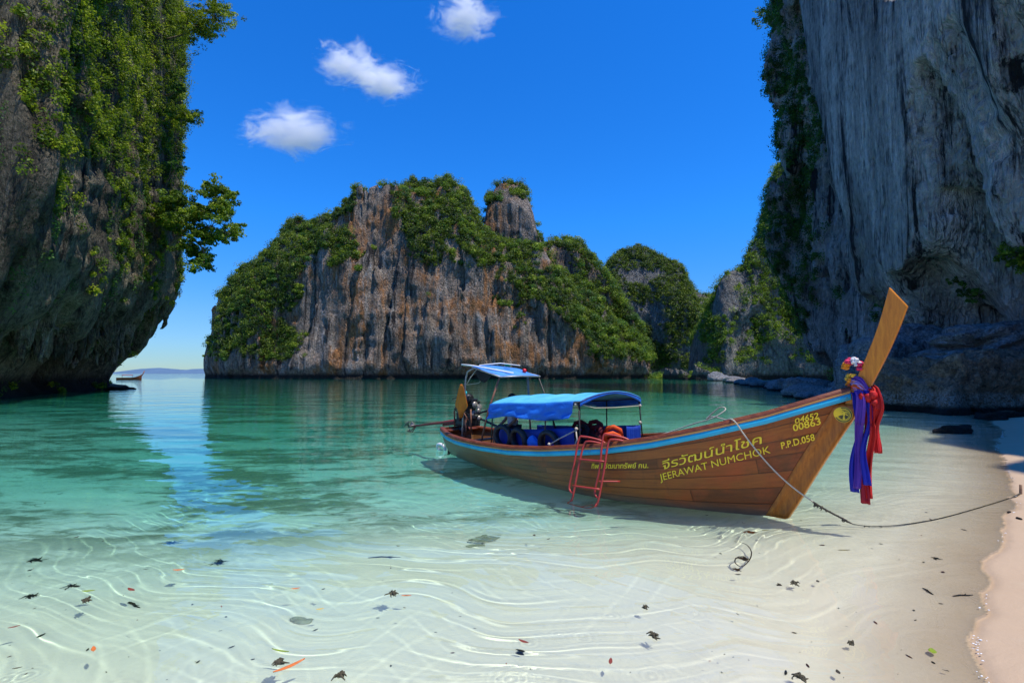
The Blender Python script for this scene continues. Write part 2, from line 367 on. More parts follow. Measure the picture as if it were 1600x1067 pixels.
for i in range(16):
    lam = .3*1.28**(i % 9)*(1+.3*rng.rand()); an = 1.57+rng.randn()*.45; k_ = 2*np.pi/lam
    f = np.clip(lam/sp/4-.5, 0, 1)
    Zw += f*.009*lam/k_*1.3/lam*np.clip(.6+.7*lat2(X, Y, lam*4, 40+i), .1, 1.3)*np.sin(k_*(X*np.cos(an)+Y*np.sin(an))+1.5*W1+rng.rand()*7)
for px, py, rr in ((840, 985, .13), (885, 973, .10), (922, 978, .13), (812, 1038, .16), (830, 1058, .17), (1030, 1040, .14), (190, 1050, .13), (905, 828, .16), (965, 947, .10), (1096, 947, .10), (20, 1035, .1), (1385, 948, .09), (50, 1030, .12)):
    g_ = ground(px, py); r_ = np.hypot(X-g_[0], Y-g_[1]); m_ = r_ < rr*2.5
    Zw[m_] += (.0010*np.sin(2*np.pi*r_[m_]/.052)*np.exp(-(r_[m_]/rr)**2))
edge = np.exp(-((Dw-.35)/.35)**2)*np.clip(.08/sp/3-.3, 0, 1)      # small chop at the water's edge
Zw += edge*.0016*np.sin(2*np.pi*(Dw+.25*W2+.1*W3)/.09+9*lat2(X, Y, .13, 50))
Zw *= .2+.8*sstep(.3, 2.6, Dw)
keep = (Dw[:-1, :-1].ravel() > .045)
wat = mk('water', np.stack([X, Y, Zw], -1).reshape(-1, 3), F[keep], None); tag(wat, kind='structure')
dep_at = wat.data.attributes.new('depth', 'FLOAT', 'POINT')
dz = np.maximum(-Zb, 0).ravel().astype(np.float32)
if len(wat.data.vertices) == len(dz): dep_at.data.foreach_set('value', dz)
wat.data.materials.append(water_mat()); wat.cycles.is_caustics_caster = True
print('water', time.time()-T0)

MFO = simple('sea foam', (.85, .86, .86), .6, .05, 40, .3, .004); rs = random.Random(31); b = MB()
ex = shore[(shore[:, 0] > 2.9) & (shore[:, 0] < 19)]
for k in range(170):
    i_ = rs.randrange(len(ex)-1); t_ = rs.random(); p = ex[i_]*(1-t_)+ex[i_+1]*t_; d_ = ex[i_+1]-ex[i_]; nn = np.array([-d_[1], d_[0]])/np.hypot(*d_)
    if lat2(np.array([p[0]]), np.array([p[1]]), .8, 33)[0] < -.05: continue
    off_ = rs.gauss(0, .02); r_ = rs.uniform(.0025, .006)*(1+p[1]*.06); q = p+nn*off_; dd = shore_dist(np.array([[q[0]]]), np.array([[q[1]]]))[0, 0]
    q = q+nn*(dd-.02)*(1 if abs(dd) < .3 else 0)*-1 if False else q
    b.blob((q[0], q[1], .006), (r_*1.6, r_, r_*.5), 6, 4, .3, k)
tag(b.build('foam', MFO), kind='stuff')

# ------------------------------------------------------------------ rock masses from density fields
import openvdb as vdb
def cubw(u, n):
    i = np.floor(u).astype(int); t = u-i; Wt = np.zeros((len(u), n), np.float32); r = np.arange(len(u))
    for k, wt in enumerate(((1-t)**3/6, (3*t**3-6*t**2+4)/6, (-3*t**3+3*t**2+3*t+1)/6, t**3/6)):
        Wt[r, i+k] += wt
    return Wt
class Grid:
    def __init__(s, lo_, hi, h):
        s.lo = np.array(lo_, float); s.h = h; s.n = [int((b-a)/h)+1 for a, b in zip(lo_, hi)]
        s.ax = [s.lo[i]+h*np.arange(s.n[i]) for i in range(3)]
        s.x, s.y, s.z = s.ax[0][:, None, None], s.ax[1][None, :, None], s.ax[2][None, None, :]
    def noise(s, scale, seed, amp=1.):
        if not isinstance(scale, tuple): scale = (scale,)*3
        Ws = []; dims = []
        rng = np.random.RandomState(seed)
        for a, sc_ in zip(s.ax, scale):
            u = (a-a[0])/sc_+rng.rand(); n = int(u[-1])+5; Ws.append(cubw(u, n)); dims.append(n)
        G = (rng.rand(*dims).astype(np.float32)*2-1)*1.9*amp
        G = np.tensordot(Ws[2], G, (1, 2))          # z,x,y
        G = np.tensordot(Ws[1], G, (1, 2))          # y,z,x
        G = np.tensordot(Ws[0], G, (1, 2))          # x,y,z
        return G
    def shear(s, A, t):
        for k_ in range(A.shape[2]): A[:, :, k_] = np.roll(A[:, :, k_], int(round(t*k_)), 1)
        return A
    def mesh(s, f):
        g = vdb.FloatGrid(background=-5.0); g.copyFromArray(np.ascontiguousarray(np.clip(f, -5, 5), dtype=np.float32))
        pts, quads = g.convertToQuads(isovalue=0.0)
        pts = np.asarray(pts, np.float32)*s.h+s.lo; quads = np.asarray(quads)
        return pts, quads[:, ::-1]
def facedata(v, f):
    a, b, c, d = (v[f[:, i]] for i in range(4))
    n = np.cross(c-a, d-b); ar = np.linalg.norm(n, axis=1)/2; n = n/(ar[:, None]*2+1e-9)
    return (a+b+c+d)/4, n, ar
def foliage(name, C, r, nl, ls, mat, seed, kind='stuff', parent=None, squash=.75, out=None):
    """leaf sized rhombi in clumps: C centres (n,3), r radii (n,), nl leaves per clump, ls leaf length"""
    rng = np.random.RandomState(seed); n = len(C)
    d = rng.normal(size=(n, nl, 3)); d /= np.linalg.norm(d, axis=2)[..., None]
    rad = (rng.rand(n, nl)**.45)
    P = C[:, None, :]+d*rad[..., None]*r[:, None, None]*np.array([1, 1, squash])
    nr = d*.8+rng.normal(size=(n, nl, 3))*.55+np.array([0, 0, .45]); nr /= np.linalg.norm(nr, axis=2)[..., None]
    t = np.cross(nr, rng.normal(size=(n, nl, 3))); t /= np.linalg.norm(t, axis=2)[..., None]+1e-9
    b = np.cross(nr, t); s = ls*(.55+.9*rng.rand(n, nl))[..., None]
    q = np.stack([P-t*s*.5, P+b*s*.28+nr*s*.06, P+t*s*.5, P-b*s*.28+nr*s*.06], 2).reshape(-1, 3)
    f = np.arange(n*nl*4).reshape(-1, 4)
    o = mk(name, q, f, mat, parent, smooth=False)
    ta = o.data.attributes.new('tone', 'FLOAT', 'POINT'); tv = np.repeat(rng.rand(n)**1.3, nl*4).astype(np.float32)
    if len(o.data.vertices) == len(tv): ta.data.foreach_set('value', tv)
    if kind: tag(o, kind=kind)
    return o
def pick(v, f, wfn, n, seed):
    c, nr, ar = facedata(v, f); w_ = wfn(c, nr)*ar; cs = np.cumsum(w_); 
    if cs[-1] <= 0: return c[:0], nr[:0]
    rng = np.random.RandomState(seed); i = np.searchsorted(cs, rng.rand(n)*cs[-1]); i = np.clip(i, 0, len(c)-1); return c[i], nr[i]
def silh(pts, Yd):
    """ridge line heights at distance Yd: returns function x -> z"""
    P = np.array([at_y(px, py, Yd) for px, py in pts]); o = np.argsort(P[:, 0]); return P[o, 0], P[o, 2]
def vn3(c, s, seed): return np.array([mnoise.noise(Vector((p[0]/s+seed*7.3, p[1]/s, p[2]/s))) for p in c])
def pnoise(c, s, seed):
    """fast smooth noise at many points"""
    rng = np.random.RandomState(seed); G = rng.rand(32, 32, 32).astype(np.float32)*2-1
    u = c/s; i = np.floor(u).astype(int); t = u-i; t = t*t*(3-2*t); out = 0
    for dx in (0, 1):
        for dy in (0, 1):
            for dz_ in (0, 1):
                out = out+G[(i[:, 0]+dx) % 32, (i[:, 1]+dy) % 32, (i[:, 2]+dz_) % 32]*(t[:, 0] if dx else 1-t[:, 0])*(t[:, 1] if dy else 1-t[:, 1])*(t[:, 2] if dz_ else 1-t[:, 2])
    return out

def crag(G, seed, a=1.0, fl=1.0, hs=1.0):
    """broad bulges, vertical flutes, fine knobs (metres)"""
    n = G.noise((26*hs, 26*hs, 34*hs), seed, 4.0*a)+G.noise((11*hs, 11*hs, 16*hs), seed+1, 3.0*a)
    r_ = G.noise((6*hs, 6*hs, 14*hs), seed+2, 1.); n += (1-np.abs(r_)*2.2)*1.5*fl; n += G.noise((5*hs, 5*hs, 12*hs), seed+3, 1.3*a)
    r2 = G.noise((2.4*hs, 2.4*hs, 8*hs), seed+4, 1.); n += (.5-np.abs(r2))*2.1*fl; r3 = G.noise((3.4*hs, 3.4*hs, 13*hs), seed+7, 1.); n += (.5-np.abs(r3))*1.5*a; n += G.noise(2.2*hs, seed+5, .8*a)+G.noise(1.3*hs, seed+6, .4*a)
    return n

# ---- the big island across the bay
G = Grid((-134, 186, -5), (72, 262, 92), .62)
sx, sz = silh([(316, 600), (318, 585), (320, 530), (324, 492), (345, 452), (372, 425), (390, 408), (430, 362), (452, 340), (470, 328), (488, 325), (500, 332), (520, 326), (560, 308), (590, 296), (620, 293), (645, 282), (665, 274), (700, 284), (728, 300), (742, 322), (750, 352), (765, 362), (800, 372), (850, 398), (880, 425), (910, 455), (940, 480), (970, 520), (1000, 556), (1008, 588), (1012, 600)], 222)
H1 = np.interp(G.ax[0], sx, sz, left=-8, right=-8)[:, None]*.955
yf = np.interp(G.ax[0], [-134, -125, -115, -95, -60, -20, 20, 45, 60, 72], [222, 214, 206, 201, 198, 199, 201, 206, 214, 226])[:, None]
y2 = G.ax[1][None, :]
cf = np.interp(G.ax[0], [-125, -95, -82, -66, -52, -30, -12, 5, 30, 60], [.42, .40, .50, .92, .93, .60, .55, .50, .34, .3])[:, None]
tt = (y2-yf)/(222-yf+1e-3)
prof = np.where(tt < 1, cf+(1-cf)*sstep(-.05, 1, tt)**.8, 1-.55*sstep(1, 2.6, tt))
Ht = H1*prof
cr1 = crag(G, 10)-2.6*np.clip(1-np.abs(G.noise((6, 6, 60), 18, 1.))*5, 0, 1)-1.6*np.clip(1-np.abs(G.noise((2.6, 2.6, 26), 19, 1.))*3.5, 0, 1)
lean = .05*np.clip(G.z-40, 0, 60)+.14*G.z
notch = 2.6*np.exp(-((G.z-1.0)/2.6)**2)
f1 = np.minimum((Ht[:, :, None]-G.z)*.62, (G.y-yf[:, :, None]-lean-notch)*.9)+cr1*.75*np.clip((G.z+6)/14, .25, 1)
# the rear ridge with its free standing tower
sx, sz = silh([(640, 420), (738, 405), (756, 360), (763, 318), (775, 303), (795, 298), (815, 303), (828, 322), (838, 360), (848, 384), (880, 378), (905, 385), (930, 412), (950, 448), (968, 480), (990, 520), (1004, 560), (1008, 600)], 238)
H2 = np.interp(G.ax[0], sx, sz, left=-8, right=-8)[:, None]
p2 = 1-np.clip(np.abs(y2-238)/30, 0, 1)**2*.7
f2 = (H2*p2)[:, :, None]-G.z; f2 = np.minimum(f2*.7, (G.y-226))+cr1*.5
f = np.maximum(f1, f2)
f = np.minimum(f, 260-G.y); v, q = G.mesh(f); del f, f1, f2
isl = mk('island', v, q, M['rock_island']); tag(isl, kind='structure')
def wi(c, n):
    up = n[:, 2]; nn = pnoise(c, 13, 1)*.55+pnoise(c, 5, 2)*.35
    x, z = c[:, 0], c[:, 2]
    # bare face: from the middle summit down to the water
    cx = np.interp(z, [0, 20, 45, 60, 80], [-25, -32, -48, -56, -60]); hw = np.interp(z, [0, 20, 38, 45, 60, 80], [52, 48, 26, 13, 8, 5])
    bare = np.clip(1.35-np.abs(x-cx)/hw, 0, 1)*1.9
    right = sstep(20, 34, x)*.9
    s = up*1.5+nn*1.5-.02+right-bare-1.1*(z < 7)-.9*np.exp(-(z/9)**2)
    left = sstep(-80, -92, x)*.35
    back = sstep(222, 228, c[:, 1])*.8*(z > 34); tower = back+np.exp(-((x+2)/14)**2)*np.exp(-((z-70)/11)**2)*.5
    return np.clip((s+left-tower)*3, 0, 1)*(n[:, 1] < .5)
c, n = pick(v, q, wi, 7500, 3); rr = .8+2.1*np.random.RandomState(1).rand(len(c))**2.5
foliage('island_vegetation', c+n*rr[:, None]*.35+np.array([0, 0, .3])*rr[:, None], rr, 85, .50, M['leaf'], 1)
def crowns(v, q, wfn, n, seed, mat, r0, r1, nl, ls, nm):
    c, nr = pick(v, q, wfn, n, seed); r = r0+(r1-r0)*np.random.RandomState(seed).rand(len(c))**1.5
    c = c+nr*r[:, None]*.3+np.array([0, 0, .55])*r[:, None]; foliage(nm, c, r, nl, ls, mat, seed, squash=.7)
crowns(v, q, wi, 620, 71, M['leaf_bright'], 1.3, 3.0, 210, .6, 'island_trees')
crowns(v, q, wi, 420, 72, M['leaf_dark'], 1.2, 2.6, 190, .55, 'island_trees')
print('island', len(q), time.time()-T0)

# ---- far hill between island and right side
G = Grid((45, 268, -5), (132, 330, 78), .8)
sx, sz = silh([(920, 600), (938, 470), (948, 425), (958, 405), (985, 396), (1005, 396), (1030, 408), (1042, 420), (1062, 428), (1080, 448), (1100, 458), (1120, 464), (1150, 455), (1200, 440)], 298)
H1 = np.interp(G.ax[0], sx, sz)[:, None]; y2 = G.ax[1][None, :]
yf = (282-.0*G.ax[0]+4*np.sin(G.ax[0]/9))[:, None]; tt = (y2-yf)/(298-yf)
prof = np.where(tt < 1, .55+.45*sstep(-.1, 1, tt), 1-.5*sstep(1, 3, tt))
f = np.minimum(((H1*prof)[:, :, None]-G.z)*.6, (G.y-yf[:, :, None]-.12*G.z)*.9)+crag(G, 30)*.8
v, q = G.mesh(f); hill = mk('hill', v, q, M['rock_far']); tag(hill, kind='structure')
c, n = pick(v, q, lambda c, n: np.clip((n[:, 2]*1.3+pnoise(c, 12, 5)*1.1-.8*(c[:, 2] < 5)+.12)*3, 0, 1)*(n[:, 1] < .5), 4600, 4)
rr = .9+2.1*np.random.RandomState(2).rand(len(c))**2
foliage('hill_vegetation', c+n*rr[:, None]*.3, rr, 60, .6, M['leaf'], 2)

# ---- sunlit wooded hill at the right end of the bay
G = Grid((60, 158, -5), (135, 205, 92), .62)
sx, sz = silh([(1090, 600), (1108, 590), (1113, 500), (1120, 455), (1132, 424), (1155, 418), (1165, 402), (1178, 370), (1192, 350), (1206, 312), (1214, 262), (1225, 250), (1250, 235), (1320, 215)], 182)
H1 = np.interp(G.ax[0], sx, sz)[:, None]; y2 = G.ax[1][None, :]
yf = (171+3*np.sin(G.ax[0]/6)-.0*G.ax[0])[:, None]; tt = (y2-yf)/(182-yf)
prof = np.where(tt < 1, .50+.5*sstep(-.1, 1, tt), 1-.4*sstep(1, 3, tt))
f = np.minimum(((H1*prof)[:, :, None]-G.z)*.6, (G.y-yf[:, :, None]-.1*G.z-1.5*np.exp(-((G.z-1)/2)**2))*.9)+crag(G, 50)*.75
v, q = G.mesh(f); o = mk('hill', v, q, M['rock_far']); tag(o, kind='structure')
c, n = pick(v, q, lambda c, n: np.clip((n[:, 2]*1.2+pnoise(c, 9, 7)*1.0+.5-1.6*(c[:, 2] < 6)-.5*np.exp(-((c[:, 0]-76)/5)**2))*3, 0, 1)*(n[:, 1] < .5), 4200, 6)
rr = .7+1.9*np.random.RandomState(3).rand(len(c))**2
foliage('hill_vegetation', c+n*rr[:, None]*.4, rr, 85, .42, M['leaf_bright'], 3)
print('hills', time.time()-T0)

# ---- right cliff: long wall leaning over the beach
AR = math.atan2(62-31, 128-(-8))          # heading of the wall, from +y towards +x
def right_cliff():
    G = Grid((-3, -12, -3), (26, 118, 104), .42)   # local: x = depth into rock, y = along wall, z up
    y = G.y; z = G.z
    face = 5.0*sstep(10, 0, y)-1.5*sstep(60, 30, y)      # bend
    face = face+2.2*sstep(72, 92, y)+3.2*np.exp(-((y-78)/14)**2)*1.0          # shallow bay
    ed = 64+z*.24                                         # the protruding slab in the near part
    slab = 4.2*sstep(ed+1.2, ed-1.2, y)*sstep(5, 14, z)
    over = .075*np.clip(z-14, 0, 200)+.20*np.clip(z-12, 0, 60)*sstep(ed+2, ed-4, y)+1.2*np.exp(-((z-30)/20)**2)
    under = 2.6*np.exp(-((z-1.5)/3.2)**2)
    n = G.noise((30, 20, 40), 60, 2.8)+G.noise((12, 9, 22), 61, 2.3)+(1-np.abs(G.noise((5, 4.2, 18), 62, 1.))*2.2)*1.7+G.noise((4, 4, 5), 63, .9)
    n = n+G.shear((.5-np.abs(G.noise((9, 5.0, 80), 71, 1.)))*5.0+(.5-np.abs(G.noise((5, 2.2, 40), 72, 1.)))*2.6, .27)
    n = n-4.5*np.exp(-((y-ed-3.2)/2.0)**2)*sstep(6, 14, z)-2.5*np.exp(-((y-ed+14-.05*z)/1.0)**2)*sstep(16, 24, z)
    rough = 1-.75*(sstep(ed+1, ed-1, y)*sstep(12, 20, z))
    n = n*(.45+.55*rough)+G.shear((.4-np.abs(G.noise((3, 1.0, 18), 73, 1.)))*1.0, .27)+(G.noise((2.0, 1.6, 7), 64, .9)+G.noise((1.6,)*3, 65, .55)+G.noise((1.1, .9, 3.), 66, .45))*rough+G.noise((3, 1.4, 26), 67, .45)+G.noise((.9, .9, 9), 69, .22)
    end = (104-y)*.8+G.noise(8, 68, 2)*(z > 4)+.01*z
    f = np.minimum((G.x-6-face+slab+over-under)*.9+n, end)
    f = np.minimum(f, (99-65*sstep(84, 50, y)-z)*.6+n); f = np.minimum(f, (y-13)*.8+n)
    f = np.minimum(f, 24.5-G.x)
    v, q = G.mesh(f)
    ca, sa = math.cos(AR), math.sin(AR)
    wv = v.copy(); wv[:, 0] = 25+v[:, 0]*ca+v[:, 1]*sa; wv[:, 1] = -8-v[:, 0]*sa+v[:, 1]*ca
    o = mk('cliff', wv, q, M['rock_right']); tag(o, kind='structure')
    def wr(c, nn_):
        loc_y = (c[:, 0]-25)*sa+(c[:, 1]+8)*ca; z_ = c[:, 2]
        st = pnoise(np.stack([c[:, 0]*0, loc_y, z_*.22], -1), 5.5, 21)*1.1+pnoise(c, 4, 22)*.5
        far = sstep(74, 92, loc_y)*.75+sstep(98, 104, loc_y)*.6
        top = sstep(55, 75, z_)*.0
        sl = -1.3*sstep(70, 64, loc_y-z_*.10)*(z_ > 9)
        return np.clip((st+nn_[:, 2]*1.1-.42+far+sl-(z_ < 9)*.9)*3, 0, 1)*(nn_[:, 0] < .6)
    c, n_ = pick(wv, q, wr, 5200, 9); rr_ = .45+.95*np.random.RandomState(4).rand(len(c))**2
    c = c+n_*rr_[:, None]*.4
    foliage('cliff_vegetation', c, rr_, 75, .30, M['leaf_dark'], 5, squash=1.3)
right_cliff()
print('right', time.time()-T0)

# ---- left cliff: overhanging dripstone wall
def left_cliff():
    G = Grid((-86, 34, -3), (-30, 92, 74), .36)
    base = np.interp(G.ax[1], [30, 45, 58, 66, 71, 78, 92], [-41, -46.0, -52.0, -54.2, -55.8, -61, -78])[None, :, None]
    z = G.z
    over = np.interp(G.ax[2], [-3, 0, 1.2, 3.5, 6, 9, 12, 20, 30, 45, 60, 74], [1.0, .6, -.6, .8, 3.0, 5.5, 6.6, 6.8, 6.2, 5.8, 6.0, 6.4])[None, None, :]
    n = G.noise((14, 14, 20), 80, 2.0)+G.noise((6, 6, 12), 81, 1.6)+(1-np.abs(G.noise((3.0, 3.0, 13), 82, 1.))*2.2)*1.1+(.5-np.abs(G.noise((1.3, 1.3, 7), 83, 1.)))*1.1+G.noise(2.4, 84, .7)+G.noise((.9, .9, 1.8), 85, .4)
    # hanging dripstone: deep vertical flutes that stick out just above the undercut
    drip = np.abs(G.noise((1.5, 1.5, 60), 86, 1.0)); dr = (drip*1.7-.5)*np.exp(-((z-8.5)/4)**2)
    f = (base+over-G.x)*.8+n*np.clip((z+4)/9, .3, 1)+dr
    f = f.astype(np.float32); rs_ = np.random.RandomState(90); fl_ = lambda yy: np.interp(yy, [30, 45, 58, 66, 71, 78, 92], [-41, -46.0, -51.5, -53.2, -54.6, -60, -78])
    ov = lambda zz: np.interp(zz, [-3, 0, 1.2, 3.5, 6, 9, 12, 20, 30, 45, 60, 74], [1.0, .6, -.6, .8, 3.0, 5.5, 6.6, 6.8, 6.2, 5.8, 6.0, 6.4])
    for k_ in range(760):
        yy = rs_.uniform(36, 80); big = k_ % 4 == 0
        if yy > 64 and not big: continue
        if big: z1 = rs_.uniform(12, 60); z0 = z1-rs_.uniform(8, 26); z0 = max(z0, rs_.uniform(5, 9)+(3 if yy > 64 else 0)); ra = rs_.uniform(.45, 1.1); z1 = max(z1, z0+4)
        else: z1 = rs_.uniform(9, 14); z0 = rs_.uniform(2.6, 8.5); ra = rs_.uniform(.22, .85)
        zi = np.where((G.ax[2] > z0-.4) & (G.ax[2] < z1))[0]; yi = np.where(np.abs(G.ax[1]-yy) < ra+1.5)[0]
        if len(zi) < 2 or len(yi) < 2: continue
        zz = G.ax[2][zi]; inset = 0 if big else rs_.uniform(0, 2.2)
        cx_ = fl_(yy)+(ov(np.clip(zz, max(8, z0), 99))) +(.5 if big else .2)-inset
        xi = np.where((G.ax[0] > cx_.min()-ra-1) & (G.ax[0] < cx_.max()+ra+1))[0]
        wob = .35*np.sin(zz*.7+k_)+.2*np.sin(zz*1.9+k_*2)
        rr_ = ra*(.28+.72*np.clip((zz-z0)/5., 0, 1))*(1+.18*np.sin(zz*2.3+k_*1.7))
        d_ = np.sqrt((G.ax[0][xi][:, None, None]-cx_[None, None, :])**2+(G.ax[1][yi][None, :, None]-yy-wob[None, None, :])**2)
        bl_ = np.minimum(rr_[None, None, :]-d_, (zz-z0)[None, None, :])
        ix = np.ix_(xi, yi, zi); f[ix] = np.maximum(f[ix], bl_)
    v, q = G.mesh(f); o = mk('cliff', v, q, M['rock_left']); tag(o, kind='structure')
    def wl(c, nn):
        z_ = c[:, 2]; st = pnoise(np.stack([c[:, 0], c[:, 1], z_*.35], -1), 3.2, 31)*.9+pnoise(c, 1.5, 32)*.5
        hi = np.interp(z_, [8, 14, 24, 34, 44, 60], [-.65, -.1, .3, .7, 1.0, 1.1])
        return np.clip((st+hi+nn[:, 2]*.6)*2.5, 0, 1)*((nn[:, 0] > -.3))
    c, n_ = pick(v, q, wl, 15000, 12); rs = np.random.RandomState(6)
    hi = np.interp(c[:, 2], [15, 55], [.0, .8]); rr_ = .28+(.4+hi)*rs.rand(len(c))**1.5
    foliage('cliff_vegetation', c+n_*rr_[:, None]*.5, rr_, 62, .22, M['leaf_left'], 7, squash=1.0)
    c, n_ = pick(v, q, lambda c, nn: np.clip((pnoise(np.stack([c[:, 0], c[:, 1], c[:, 2]*.25], -1), 2.2, 35)*1.2+np.interp(c[:, 2], [5, 9, 16, 60], [-.9, -.35, -.05, .3]))*3, 0, 1)*(nn[:, 0] > -.4), 7000, 14)
    r2 = .16+.3*rs.rand(len(c))
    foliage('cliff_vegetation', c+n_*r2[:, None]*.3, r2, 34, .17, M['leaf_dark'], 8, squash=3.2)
    return v, q
Lv, Lq = left_cliff()
print('left', time.time()-T0)

# ------------------------------------------------------------------ single trees
def tree(name, label, root, segs, crowns, leaf, lr, nl, ls, seed, cat='tree', group=None, tr=.16):
    """root: point on the rock; segs: list of limb polylines; crowns: clump centres"""
    t = empty(name, root); tag(t, label, cat, group)
    b = MB(); rt = Vector(root); rnd = random.Random(seed)
    for pts, r0, r1 in segs:
        P = cr([tuple(Vector(p)-rt) for p in pts], 5); n_ = len(P)
        b.tube([tuple(p) for p in P], [r0+(r1-r0)*i/(n_-1) for i in range(n_)], 7)
    # twigs to each clump
    allp = [Vector(p)-rt for s in segs for p in s[0]]
    C = np.array([tuple(Vector(c)-rt) for c in crowns]); 
    for c in C:
        c = Vector(c); a = min(allp, key=lambda p: (p-c).length); m_ = (a+c)/2+Vector((rnd.uniform(-.2, .2), rnd.uniform(-.2, .2), rnd.uniform(-.1, .2)))
        b.tube([a, m_, c], [.035*tr/.16, .025*tr/.16, .012*tr/.16], 5)
    b.build('trunk', M['bark'], t)
    rs = np.random.RandomState(seed)
    # every clump breaks into smaller tufts
    k = 6; sub = (C[:, None, :]+rs.normal(size=(len(C), k, 3))*lr*.75*np.array([1, 1, .55])).reshape(-1, 3)
    foliage('crown', sub, lr*(.35+.45*rs.rand(len(sub))), nl, ls, leaf, seed, kind=None, parent=t, squash=.6)
    return t
def P_(px, py, Y): return tuple(float(a) for a in at_y(px, py, Y))
Yt = 64
limbs = [([P_(242, 402, Yt+3), P_(262, 388, Yt), P_(280, 368, Yt-1), P_(300, 350, Yt-1.5)], .30, .16),
         ([P_(280, 368, Yt-1), P_(300, 372, Yt-2), P_(318, 392, Yt-2.5), P_(316, 412, Yt-2.5)], .13, .05),
         ([P_(300, 350, Yt-1.5), P_(322, 330, Yt-1), P_(338, 305, Yt)], .15, .05),
         ([P_(300, 350, Yt-1.5), P_(330, 356, Yt-2), P_(358, 366, Yt-2)], .12, .04),
         ([P_(280, 368, Yt-1), P_(272, 340, Yt-1), P_(280, 318, Yt-1)], .13, .05)]
rs = random.Random(3); cl = []
for px, py, n_, sp_ in ((335, 300, 9, 17), (350, 330, 9, 15), (358, 366, 6, 10), (310, 335, 10, 17), (280, 315, 8, 16), (268, 345, 8, 14), (305, 362, 7, 14), (312, 395, 5, 9), (314, 415, 3, 5), (330, 372, 5, 10), (292, 384, 3, 7), (252, 330, 5, 8)):
    for _ in range(n_): cl.append(P_(px+rs.gauss(0, sp_*.55), py+rs.gauss(0, sp_*.38), Yt-1+rs.gauss(0, 1.8)))
tree('tree', 'large green tree leaning out sideways from the left cliff over the water', limbs[0][0][0], limbs, cl, M['leaf_bright'], .95, 62, .30, 5)
def small_tree(label, px0, py0, px1, py1, Y, spread, n_, seed, leaf='leaf_left', lr=.55, ls=.22, cat='tree', nl=26):
    rs = random.Random(seed); a = P_(px0, py0, Y+2); b = P_(px1, py1, Y); mid = P_((px0+px1)/2, (py0+py1)/2+4, Y+1)
    cl = [P_(px1+rs.gauss(0, spread*.6), py1+rs.gauss(0, spread*.45), Y+rs.gauss(0, 1.2)) for _ in range(n_)]
    sg = [([a, mid, b], .16, .05)]
    for _ in range(3):
        sg.append(([mid, P_(px1+rs.gauss(0, spread*.4), py1+rs.gauss(0, spread*.4), Y)], .06, .02))
    return tree('tree', label, a, sg, cl, M[leaf], lr, nl, ls, seed, cat)
small_tree('yellow green tree spreading from the very top of the left cliff into the sky', 262, 62, 312, 38, 62, 26, 34, 11, lr=.9, nl=34)
small_tree('rounded dark green tree at the top edge of the left cliff beside the sky', 280, 20, 338, 14, 62, 18, 16, 17, lr=.8, nl=34)
small_tree('small bushy tree jutting right from the left cliff below the tall top trees', 248, 190, 284, 178, 63, 17, 20, 12, lr=.7)
small_tree('tiny dark tuft of a tree high on the left cliff edge', 258, 150, 280, 136, 63, 7, 7, 13, 'leaf_dark', .45)
small_tree('thin sparse tree with loose leaves just above the large leaning tree', 250, 292, 278, 258, 64, 13, 10, 14, 'leaf_dark', .4, nl=16)
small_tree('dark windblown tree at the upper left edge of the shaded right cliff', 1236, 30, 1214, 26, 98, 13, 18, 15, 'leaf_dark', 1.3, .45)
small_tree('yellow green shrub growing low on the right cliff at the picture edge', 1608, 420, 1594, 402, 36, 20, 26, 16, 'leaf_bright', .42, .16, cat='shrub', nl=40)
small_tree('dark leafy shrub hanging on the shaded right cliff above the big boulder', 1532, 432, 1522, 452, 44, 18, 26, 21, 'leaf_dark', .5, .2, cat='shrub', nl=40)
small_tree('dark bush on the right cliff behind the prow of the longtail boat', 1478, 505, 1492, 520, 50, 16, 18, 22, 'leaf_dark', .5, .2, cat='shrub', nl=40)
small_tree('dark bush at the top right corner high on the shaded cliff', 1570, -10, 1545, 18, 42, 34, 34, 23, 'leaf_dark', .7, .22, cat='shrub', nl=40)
print('trees', time.time()-T0)

# ------------------------------------------------------------------ boulders
def boulder(name, label, c, r, mat, seed, sub=5, group=None, rough=.3, flat=.0, cat='rock'):
    bm = bmesh.new(); bmesh.ops.create_icosphere(bm, subdivisions=sub, radius=1)
    for vv in bm.verts:
        p = vv.co.copy(); o_ = Vector((seed*3.7, seed*1.3, 0))
        d = 1+rough*mnoise.noise(p*1.1+o_)*1.2+rough*.6*abs(mnoise.noise(p*2.4+o_))-rough*.3*abs(mnoise.noise(p*5+o_))+rough*.12*mnoise.noise(p*12+o_)
        # blocky
        q_ = Vector([math.copysign(abs(x)**.72, x) for x in p])
        vv.co = Vector((q_.x*d*r[0], q_.y*d*r[1], q_.z*d*r[2]))
    me = bpy.data.meshes.new(name); bm.to_mesh(me); bm.free(); me.shade_smooth(); me.materials.append(mat)
    o = bpy.data.objects.new(name, me); col.objects.link(o); o.location = c; o.rotation_euler = (0, 0, seed*1.1)
    if label: tag(o, label, cat, group)
    return o
def bl(px, py, Y, dz=0): p = at_y(px, py, Y); return (p[0], p[1], p[2]+dz)
o = boulder('boulder', 'big brown boulder with a pale barnacle band at the edge of the beach', (25.6, 30.0, .7), (2.9, 2.7, 2.3), M['boulder'], 2, 6, rough=.5); o.rotation_euler = (0, .12, R(20))
o = boulder('boulder', 'taller brown boulder leaning against the right side of the big barnacled one', (30.6, 31.4, 1.0), (3.3, 2.8, 2.9), M['boulder'], 5, 6, rough=.5); o.rotation_euler = (0, 0, R(-15))
